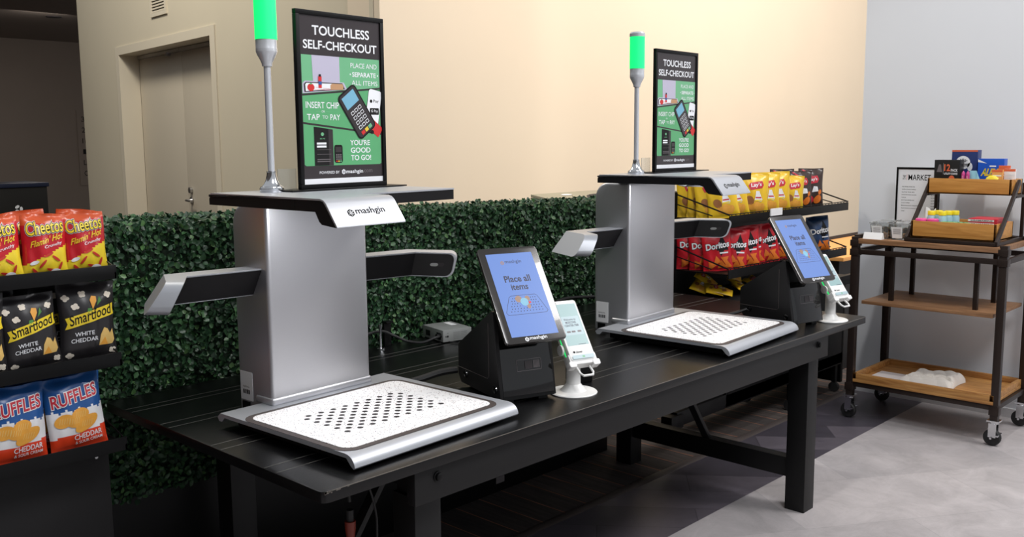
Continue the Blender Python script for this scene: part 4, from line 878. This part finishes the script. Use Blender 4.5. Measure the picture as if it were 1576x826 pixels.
for i, (x, y, rz, ro, l) in enumerate(((4.155,2.690,-.9,.0,L_[0]),(4.165,2.635,-.85,.03,L_[1]),(4.165,2.575,-.8,-.10,L_[2]),(4.195,2.522,-.75,-.14,L_[3]),(4.285,2.515,-.6,-.12,L_[4]),(4.445,2.505,-.65,.03,L_[5]),(4.585,2.51,-.55,.02,L_[6]),(4.715,2.515,-.6,-.03,L_[7]),(4.86,2.505,-.55,.05,L_[8]))):
    bag(bagl, (x,y,z), rz, l, gl, -.06, ro, .97 if i < 8 else .86, .55 if i < 4 else .9)
for x, y, rz, l, s in ((4.93,2.60,-.5,'dark brown barbecue chip bag behind the last yellow bag on top shelf',1.0),(5.00,2.525,-.5,'dark brown barbecue chip bag squeezed between yellow bag and rightmost bag',.95),(5.135,2.53,-.6,'dark brown barbecue chip bag at right end of top right shelf',1.0)): bag(bagb, (x,y,z), rz, l, gb, -.05, 0, s)
z = RZ[1]-.022
D_ = ['red tortilla chip bag at far left back of second right shelf','red tortilla chip bag second from left on second right shelf','red tortilla chip bag third from left, sagging over the side wire','red tortilla chip bag fourth from left, upright under farther kiosk side arm','red tortilla chip bag fifth from left on second right shelf','red tortilla chip bag sixth from left, overlapping its left neighbour','red tortilla chip bag seventh from left, beside the farther tablet','red tortilla chip bag eighth from left, mostly hidden by farther tablet']
for (x, y, rz, ro), l in zip(((4.155,2.69,-.8,.0),(4.165,2.615,-.85,-.06),(4.175,2.54,-.75,-.08),(4.255,2.51,-.7,.08),(4.395,2.505,-.6,-.06),(4.50,2.535,-.6,-.10),(4.615,2.51,-.6,-.12),(4.76,2.53,-.6,-.12)), D_):
    bag(bagd, (x,y,z), rz, l, gd, -.05, ro, .98, .7)
bag(bagn, (5.215,2.51,z), -.5, 'dark blue tortilla chip bag alone at right end of second right shelf', None, -.05, -.06)
H_ = ['left end, front','second from left, front','third from left, front','middle of front row','fifth from left, front','right end of front row','left end of rear row','middle of rear row, propped up','right end of rear row, propped highest']
for (x, y, zz, rz, le, ro), l in zip(((4.16,2.55,.722,-.9,-1.30,.2),(4.25,2.50,.720,.5,-1.35,-.2),(4.34,2.48,.722,-.4,-1.2,.3),(4.43,2.47,.720,.9,-1.35,.1),(4.53,2.47,.722,-.2,-1.25,-.2),(4.62,2.47,.720,.4,-1.40,.1),(4.17,2.66,.725,-1.2,-1.15,.3),(4.30,2.63,.735,.3,-.9,-.3),(4.44,2.60,.75,-.5,-.65,.25)), H_):
    bag(baga, (x,y,zz), rz, 'yellow bag in heap on lowest right shelf, '+l, gh, le, ro, .66, .9)
# ------------------------------------------------------------------ rolling cart
CX0, CX1, CY0, CY1 = 4.88, 5.36, 1.40, 2.16
cart = thing('rolling_cart', ((CX0+CX1)/2,(CY0+CY1)/2,0), 'dark metal rolling cart with three wooden shelves against the grey wall', 'cart')
for x in (CX0+.02, CX1-.02):
    for y in (CY0+.02, CY1-.01):
        b = MB(); b.box((x-.018,y-.018,.13),(x+.018,y+.018,.985)); b.box((x-.023,y-.023,.935),(x+.023,y+.023,.968)); b.box((x-.023,y-.023,.885),(x+.023,y+.023,.920)); b.box((x-.023,y-.023,.155),(x+.023,y+.023,.195)); lg = b.build('post', ['cart_metal'], None, bevel=.002); attach(lg, cart)
        b = MB(); b.box((x-.028,y-.028,.122),(x+.028,y+.028,.130)); b.lathe([(.022,.112),(.024,.122)], (x,y,0), 16); b.box((x-.022,y-.016,.045),(x-.018,y+.02,.115)); b.box((x+.018,y-.016,.045),(x+.022,y+.02,.115)); b.tube([(x-.03,y+.005,.042),(x+.03,y+.005,.042)], .006, 8); b.box((x-.034,y-.03,.055),(x+.034,y-.018,.062)); cs = b.build('caster', ['chrome']); attach(cs, cart)
        b = MB(); b.lathe([(.012,-.013),(.036,-.013),(.041,-.008),(.041,.008),(.036,.013),(.012,.013)], (x,y+.005,.042), 24, axis='x'); o = b.build('wheel', ['rubber']); attach(o, cs)
b = MB(); b.box((CX0-.002,CY0+.035,.950),(CX1,CY1-.03,.976)); attach(b.build('top_shelf', ['oak_dark'], bevel=.002), cart)
for p0, p1 in (((CX0+.02,CY0,.905),(CX0+.02,CY1,.905)),((CX1-.02,CY0,.905),(CX1-.02,CY1,.905)),((CX0,CY0+.02,.905),(CX1,CY0+.02,.905)),((CX0,CY1-.01,.905),(CX1,CY1-.01,.905)),((CX0+.02,CY0,.19),(CX0+.02,CY1,.19)),((CX1-.02,CY0,.19),(CX1-.02,CY1,.19)),((CX0,CY0+.02,.19),(CX1,CY0+.02,.19)),((CX0,CY1-.01,.19),(CX1,CY1-.01,.19))):
    b = MB(); b.bar(p0, p1, .022, .026); attach(b.build('rail', ['cart_metal'], bevel=.002), cart)
b = MB(); b.bar((CX1-.02,CY1+.0,.985),(CX1-.02,CY0,.985), .02, .02); b.bar((CX0+.02,CY1-.01,.98),(CX1,CY1-.01,.98), .022, .026); attach(b.build('rail', ['cart_metal'], bevel=.002), cart)
b = MB(); b.box((CX0+.0,1.45,.632),(CX1-.02,2.10,.650)); attach(b.build('middle_shelf', ['oak_dark'], bevel=.002), cart)
for x in (4.97,5.25):
    for y in (1.56,1.98):
        b = MB(); b.box((x-.011,y-.011,.645),(x+.011,y+.011,.905)); attach(b.build('hanger', ['cart_metal'], bevel=.001), cart)
b = MB(); b.box((CX0+.0,1.425,.205),(CX1-.01,2.13,.222)); b.box((CX0,1.425,.222),(CX0+.018,2.13,.252)); b.box((CX1-.028,1.425,.222),(CX1-.01,2.13,.252)); b.box((CX0,1.425,.222),(CX1-.01,1.443,.252)); b.box((CX0,2.112,.222),(CX1-.01,2.13,.252)); attach(b.build('tray_shelf', ['oak'], bevel=.0015), cart)
b = MB(); b.box((4.93,1.93,.2225),(5.14,2.08,.2245)); tag(b.build('paper_stack', ['paper']), 'pale paper sheets lying beside white cloth on cart bottom tray', 'paper')
def cloth(u, v):
    x = 4.935+.25*v+.012*math.sin(6*u); y = 1.655+.25*u+.018*math.sin(6*v+1)*(u-.3)
    e = max(0, min(1, 9*u, 9*(1-u), 9*v, 9*(1-v)))**.5
    f = .030 + (.012 if v > .33+.1*math.sin(5*u) else 0) - .006*u + .006*abs(math.sin(8*v+5*u*u)) + .005*abs(math.sin(13*u-6*v)) + .003*math.sin(27*v+11*u)
    return (x, y, .2245+e*f)
b = MB(); b.grid(cloth, 70, 60); b.grid(lambda u,v: (cloth(1-u,v)[0], cloth(1-u,v)[1], .2235), 8, 8); tag(b.build('folded_cloth', ['cloth_white']), 'crumpled white cloth lying on cart bottom wooden tray', 'cloth')
# ------------------------------------------------------------------ two-tier wooden display
disp = thing('tiered_display', (5.10,1.68,.976), 'two-tier wooden crate display with slanted black metal frame on cart', 'display stand')
for y in (1.462, 1.892):
    b = MB(); b.bar((4.90,y,.986),(5.31,y,.986), .016, .018); b.bar((4.91,y,.99),(5.215,y,1.28), .014, .024, up=(1,0,0)); b.bar((5.30,y,.98),(5.30,y,1.27), .016, .016, up=(1,0,0)); b.bar((5.16,y,1.205),(5.31,y,1.205), .014, .014); attach(b.build('side_frame', ['cart_metal'], bevel=.001), disp)
for x, z in ((4.90,.986),(5.30,.986)):
    b = MB(); b.bar((x,1.462,z),(x,1.892,z), .016, .018); attach(b.build('cross_bar', ['cart_metal'], bevel=.001), disp)
def crate(x0, x1, z0, z1):
    b = MB(); t = .010
    b.box((x0,1.475,z0),(x1,1.88,z0+.008)); b.box((x0,1.475,z0),(x0+t,1.88,z1)); b.box((x1-t,1.475,z0),(x1,1.88,z1)); b.box((x0,1.475,z0),(x1,1.475+t,z1)); b.box((x0,1.87,z0),(x1,1.88,z1)); attach(b.build('crate', ['oak_bright'], bevel=.001), disp)
crate(4.935,5.20,.997,1.080); crate(5.13,5.31,1.211,1.290)
# framed market sign
sg = thing('framed_sign', (5.325,2.005,.977), 'black framed market price sign standing behind the clear tubs', 'sign', -math.pi/2)
W, H = .235, .362
b = MB(); b.box((-W/2,0,0),(W/2,.012,.010)); b.box((-W/2,0,H-.010),(W/2,.012,H)); b.box((-W/2,0,.01),(-W/2+.010,.012,H-.01)); b.box((W/2-.010,0,.01),(W/2,.012,H-.01)); b.build('frame', ['black_metal'], sg, bevel=.001)
b = MB(); b.box((-W/2+.008,.004,.008),(W/2-.008,.011,H-.008)); F = lambda x, z: (x, .0035, z)
b.text('MARKET', -.052,.068,.292,.322,F,1,.008); b.text('THE', 0,.026,0,.018,lambda x,y: (-.066-y*.9+.0, .0035, .294+x),1); b.rect(-.061,-.0595,.292,.322,F,2)
ls = ['ICE CREAM NOVELTIES','CHIPS & SNACK MIXES','NUTS & TRAIL MIX','SANDWICHES & SALADS','SODA','BOTTLED BEVERAGES','COLD COFFEE','MEDICINE AND TOILETRIES','FRUIT BOWLS & SNACK PACKS','CANDY']
wl = [.070,.076,.070,.080,.024,.070,.045,.096,.100,.022]
for i, (s_, w_) in enumerate(zip(ls, wl)):
    b.text(s_, -.085, -.085+w_, .253-.0148*i, .2575-.0148*i, F, 1, .01); b.text('$5.00', .074,.094,.253-.0148*i,.2575-.0148*i,F,1,.01)
b.build('printed_sheet', ['print_white','print_black','print_red'], sg)
# boxes and small goods on the upper tier (standing on the crate floor)
ZU = 1.219
def goods_box(name, x0, x1, y0, y1, z0, h, m, label, cat='box', deco=None, rz=0, mats=()):
    t = thing(name, ((x0+x1)/2,(y0+y1)/2,z0), label, cat, rz); hx, hy = (x1-x0)/2, (y1-y0)/2
    b = MB(); b.box((-hx,-hy,0),(hx,hy,h)); b.build('carton', [m], t, bevel=.001)
    if deco:
        b = MB(); F = lambda n: (lambda s, z: (-hx-.0004-.0004*n, hy-s, z)); deco(b, F, 2*hy, h); b.build('printed_front', list(mats), t)
    return t
def de12(b, F, w, h):
    b.text('12', .40*w,.62*w,.66*h,.86*h,F(0),1,.03); b.text('PACK', .66*w,.92*w,.64*h,.72*h,F(0),0,.02); b.text('UTILITY KNIVES', .40*w,.92*w,.54*h,.60*h,F(0),0,.02)
    b.shape([(.10*w,.62*h),(.18*w,.86*h),(.26*w,.86*h),(.32*w,.62*h)],F(0),2); b.rect(.36*w,.365*w,.55*h,.90*h,F(0),0)
    b.shape([(.48*w,.06*h),(.60*w,.10*h),(.72*w,.34*h),(.58*w,.42*h)],F(0),1); b.disc(.70*w,.40*h,.12*w,.12*h,F(0.5),1,14); b.shape([(.56*w,.36*h),(.70*w,.24*h),(.74*w,.30*h),(.60*w,.44*h)],F(1),3); b.rect(.0,.40*w,0,.14*h,F(0),1); b.text('AN MON',.05*w,.36*w,.03*h,.11*h,F(1),3,.01); b.rect(.55*w,1*w,0,.05*h,F(0),1)
goods_box('utility_knife_carton', 5.165,5.225,1.735,1.862,ZU,.165,'box_black','black and orange carton marked 12 pack on upper crate', 'carton', de12, 0, ['print_white','box_orange','print_grey','box_black'])
def dealka(b, F, w, h):
    b.disc(.45*w,.70*h,.28*w,.16*h,F(0),0,20); b.text('Alka-', .28*w,.60*w,.70*h,.79*h,F(1),2,.02,slant=.2,rise=.1); b.text('Seltzer', .30*w,.66*w,.60*h,.69*h,F(1),2,.02,slant=.2,rise=.1)
    b.disc(.72*w,.60*h,.10*w,.10*h,F(0),0,14); b.rect(.72*w,.97*w,.40*h,.50*h,F(0),1); b.rect(0,w,.96*h,h,F(0),1)
goods_box('tablet_carton', 5.232,5.290,1.672,1.800,ZU,.215,'box_navy','navy tablet carton with white oval, tallest box on upper crate', 'carton', dealka, 0, ['print_white','box_orange','print_black'])
def deal(b, F, w, h):
    b.text('ALEVE', .14*w,.84*w,.50*h,.70*h,F(0),0,.05,slant=.25); b.rect(.45*w,.70*w,.76*h,.80*h,F(0),1); b.rect(.58*w,.84*w,.36*h,.43*h,F(0),1); b.shape([(.25*w,.60*h),(.31*w,.60*h),(.28*w,.68*h)],F(1),2); b.shape([(0,.9*h),(.35*w,.86*h),(.0,.98*h)],F(0),1)
goods_box('pain_relief_carton', 5.215,5.275,1.540,1.664,ZU,.172,'box_blue','bright blue pain relief carton with yellow lettering on upper crate', 'carton', deal, .04, ['print_yellow','print_white','stalk_green'])
for i, y in enumerate((1.712,1.690)):
    t = thing('lotion_tube', (5.155,y,ZU), ('pink tube left of its twin, before the black carton','pink tube right of its twin, next to teal packets')[i], 'tube', 0, 'pink tubes on the upper crate')
    b = MB(); b.lathe([(.0,0),(.008,0),(.009,.03),(.009,.085),(.008,.10),(.0,.112)], n=14); b.build('tube_body', ['tube_pink'], t); b = MB(); b.text('LIP BALM', 0,.05,0,.006,lambda x,y_: (-.0092,-.003+y_,.035+x),0); b.build('lettering', ['print_white'], t)
for i, (y, rz, ro) in enumerate(((1.668,.1,.0),(1.648,-.1,.2),(1.630,.2,.35))):
    t = thing('sachet', (5.16+.008*i,y,ZU), ('teal sachet standing straight beside pink tubes','teal sachet leaning in the middle of three','teal sachet leaning most, before the blue carton')[i], 'sachet', rz, 'teal sachets on the upper crate'); t.rotation_euler = (-ro,0,rz)
    b = MB(); b.grid(lambda u,v: (-.006*math.sin(math.pi*u)*math.sin(math.pi*v), .016-.032*u, .112*v), 8, 10); b.grid(lambda u,v: (.006*math.sin(math.pi*u)*math.sin(math.pi*v)+.0005, -.016+.032*u, .112*v), 8, 10); b.rect(0,1,0,1,lambda u,v: (-.007,.010-.020*u,.02+.05*v),1); b.build('packet', ['packet_teal','foil_white'], t)
for i, (x, y, h, l, m_) in enumerate(((5.17,1.555,.118,'peach medicine carton in front of the blue carton','box_peach'),(5.21,1.535,.138,'taller orange medicine carton behind peach one at right end','box_orange'),(5.19,1.503,.122,'pale orange medicine carton at right end of upper crate','paper'))):
    def dm(b, F, w, h): b.rect(.1*w,.9*w,.72*h,.78*h,F(0),0); b.rect(.1*w,.7*w,.62*h,.66*h,F(0),0); b.rect(0,w,.90*h,h,F(0),1)
    goods_box('medicine_carton', x,x+.016,y-.026,y+.026,ZU,h,m_,l,'carton',dm,.05*i-.05,['label_white','box_orange'])
t = thing('yellow_pouch', (5.162,1.575,ZU), 'bright yellow rounded pouch lying at front of upper crate', 'pouch')
b = MB(); b.lathe([(.0,.0),(.010,0),(.016,.05),(.013,.078),(.006,.088),(.0,.09)], n=20); o = b.build('pouch', ['cap_yellow'], t); o.scale = (.9,2.2,1)
# lower tier goods
ZL = 1.0055
for i, (x, y, l) in enumerate(((4.965,1.842,'round pink container at left front of lower crate'),(4.975,1.787,'round pink container right of its twin on lower crate'))):
    t = thing('pink_container', (x,y,ZL), l, 'container', 0, 'pink containers on the lower crate'); b = MB(); b.lathe([(.0,0),(.024,0),(.026,.06),(.0,.06)], n=24); b.build('tub', ['label_white'], t); b = MB(); b.lathe([(.027,.058),(.0275,.082),(.024,.086),(.0,.086)], n=24); b.build('lid', ['pink'], t)
for i, (x, y) in enumerate(((5.02,1.812),(5.075,1.795),(5.02,1.758),(5.075,1.748),(5.10,1.722))):
    t = thing('pill_bottle', (x,y,ZL), 'pale blue pill bottle with yellow cap, '+('leftmost at front','left in the rear row','front right, nearest the crate edge','rear middle','rightmost of the five')[i], 'bottle', 0, 'pale blue pill bottles on the lower crate')
    b = MB(); b.lathe([(.0,0),(.020,0),(.021,.004),(.021,.085),(.017,.100),(.016,.104),(.0,.104)], n=22); b.build('bottle', ['pill_blue'], t); b = MB(); b.lathe([(.0185,.102),(.019,.120),(.017,.123),(.0,.123)], n=22); b.build('cap', ['cap_yellow'], t)
for i in range(5):
    t = thing('mint_pack', (4.985+.008*(i%2),1.735-.026*i,ZL), 'green and white mint pack, '+('first','second','third','fourth','fifth')[i]+' from the pill bottles in lower crate', 'pack', .2*i, 'mint packs in the lower crate'); b = MB(); b.box((-.022,-.011,0),(.022,.011,.074)); b.box((-.0222,-.006,.03),(-.0221,.006,.06),1); b.build('pack', ['mint_green','label_white'], t, bevel=.001)
def dcan(b, F, w, h): b.rect(.0,w,.2*h,.8*h,F(0),0); b.text('DRAMAMINE', .10*w,.85*w,.32*h,.66*h,F(1),1,.02); b.rect(.90*w,w,0,h,F(1),2)
for i, (z_, l) in enumerate(((ZL+.062,'red and white candy carton, lower of the two at right of lower crate'),(ZL+.079,'red and white candy carton lying on top of its twin'))):
    goods_box('candy_carton', 4.99,5.16,1.488+.004*i,1.622+.003*i,z_,.0165,'candy_red',l,'carton',dcan,.03*i,['label_white','print_black','candy_red'])
goods_box('green_carton', 4.985,5.15,1.492,1.615,ZL,.0615,'stalk_green','green carton under the red candy cartons in lower crate','carton',lambda b,F,w,h: b.rect(.1*w,.9*w,.3*h,.7*h,F(0),0),0,['label_white'])
t = thing('clear_bag', (5.09,1.845,ZL), 'crumpled clear plastic bag behind the pill bottles', 'bag'); b = MB(); b.grid(lambda u,v: (-.01*math.sin(9*u), .03-.06*u, .125*v+.012*math.sin(7*u)*v), 12, 8); b.build('film', ['label_white'], t)
# clear food tubs
def tub():
    t = thing('food_tub', (0,0,0), '', 'food tub')
    b = MB(); s0, s1 = .040, .050
    def ring(s, z): return [(-s,-s,z),(s,-s,z),(s,s,z),(-s,s,z)]
    b.add(ring(s0,0)+ring(s1,.078), [(3,2,1,0)]+[(i,(i+1)%4,(i+1)%4+4,i+4) for i in range(4)]); b.build('tub', ['clear_plastic'], t)
    b = MB(); b.prism_z(rrect(-.054,.054,-.054,.054,.008), .078, .083); b.prism_z(rrect(-.042,.042,-.042,.042,.008), .083, .088); b.build('lid', ['clear_plastic'], t)
    b = MB()
    rg = random.Random(4)
    for k in range(16): b.lathe([(.0,-.011),(.009,-.006),(.011,.0),(.009,.006),(.0,.011)], (rg.uniform(-.026,.026),rg.uniform(-.026,.026),.013+.011*(k//4)*1.2), 10, m=k % 2)
    b.build('filling', ['food_brown','food_dark'], t)
    b = MB(); fx = lambda z: -(.0405+.010*z/.078)-.0006
    b.add([(fx(.008),.036,.008),(fx(.008),-.014,.008),(fx(.066),-.014,.066),(fx(.066),.042,.066)], [(0,1,2,3)], 0)
    for k in range(6): b.add([(fx(.03+.005*k)-.0005,.032,.030+.005*k),(fx(.03+.005*k)-.0005,-.006,.030+.005*k),(fx(.032+.005*k)-.0005,-.006,.0316+.005*k),(fx(.032+.005*k)-.0005,.032,.0316+.005*k)], [(0,1,2,3)], 1)
    b.build('label', ['label_white','print_grey'], t); return t
tp = tub()
spots = ((4.985,2.045,0,'clear food tub at left front of cart top, behind white card'),(4.98,1.940,.05,'clear food tub with label at front, next to lower crate'),(5.10,2.05,.0,'clear food tub in second row, behind leftmost tub'),(5.10,1.945,.03,'clear food tub in second row, before the market sign'))
for i, (x, y, rz, l) in enumerate(spots):
    o = tp if i == 0 else tree_copy(tp); o.location = (x,y,.9765); o.rotation_euler = (0,0,rz); tag(o, l, 'food tub', 'clear food tubs on the cart')
b = MB(); b.prism_y([(-.018,0),(.018,0),(.001,.034),(-.001,.034)], -.05, .05); o = b.build('tent_card', ['label_white']); o.location = (4.905,2.06,.9765); tag(o, 'small white folded card in front of the clear food tubs', 'card')
# ------------------------------------------------------------------ behind: waste station, counter, bin
ws = thing('waste_station', (5.3,3.75,0), 'beige waste station with round openings showing behind the hedge', 'waste station')
sl = lambda y: 1.167+.147*(y-4.0)
b = MB(); b.prism_x([(3.45,0),(4.0,0),(4.0,sl(4.0)-.02),(3.45,sl(3.45)-.02)], 4.40, 6.2); attach(b.build('cabinet', ['waste_olive'], bevel=.003), ws)
b = MB(); b.prism_x([(3.42,sl(3.42)-.02),(4.01,sl(4.01)-.02),(4.01,sl(4.01)),(3.42,sl(3.42))], 4.38, 6.22); attach(b.build('sloped_top', ['waste_olive'], bevel=.003), ws)
for x in (4.88,5.50,6.0):
    b = MB(); b.disc(x, 3.80, .17, .10, lambda x_,y_: (x_,y_,sl(y_)+.002), 0, 26); b.disc(x-.25,3.93,.05,.02, lambda x_,y_: (x_,y_,sl(y_)+.002), 1, 12); attach(b.build('opening', ['hole_dark','print_white']), ws)
ct = thing('side_counter', (7.2,2.9,0), 'pale wooden counter top glimpsed beyond the right snack rack', 'counter')
b = MB(); b.box((5.75,2.6,.73),(9.0,3.15,.755)); attach(b.build('counter_top', ['box_peach'], bevel=.003), ct)
b = MB(); b.box((5.80,2.65,0),(8.9,3.10,.73)); attach(b.build('cabinet', ['table_frame']), ct)
b = MB(); b.box((5.75,3.15,.73),(9.0,3.17,.775)); attach(b.build('shadow_line', ['hole_dark']), ct)  # dark strip standing in for the thin shadow along the counter's back edge
bn = thing('recycling_bin', (4.05,12.7,0), 'dark recycling bin with navy lid in the dim corridor', 'bin')
b = MB(); b.box((-.75,-.35,0),(.57,.35,.98)); b.build('body', ['box_black'], bn, bevel=.01)
b = MB(); b.box((-.77,-.37,.98),(.59,.37,1.03)); b.build('lid', ['bin_blue'], bn, bevel=.008)
b = MB(); b.disc(.08,.0,.16,.10,XY(1.0315),0,18); b.build('opening', ['hole_dark'], bn)
b = MB(); F = lambda x,z: (x,-.352,z)
for k in range(3): b.disc(.22+.03*math.cos(2.1*k),.72+.03*math.sin(2.1*k),.028,.018,F,0,10,None,2.1*k+1.57)
b.build('emblem', ['print_white'], bn)
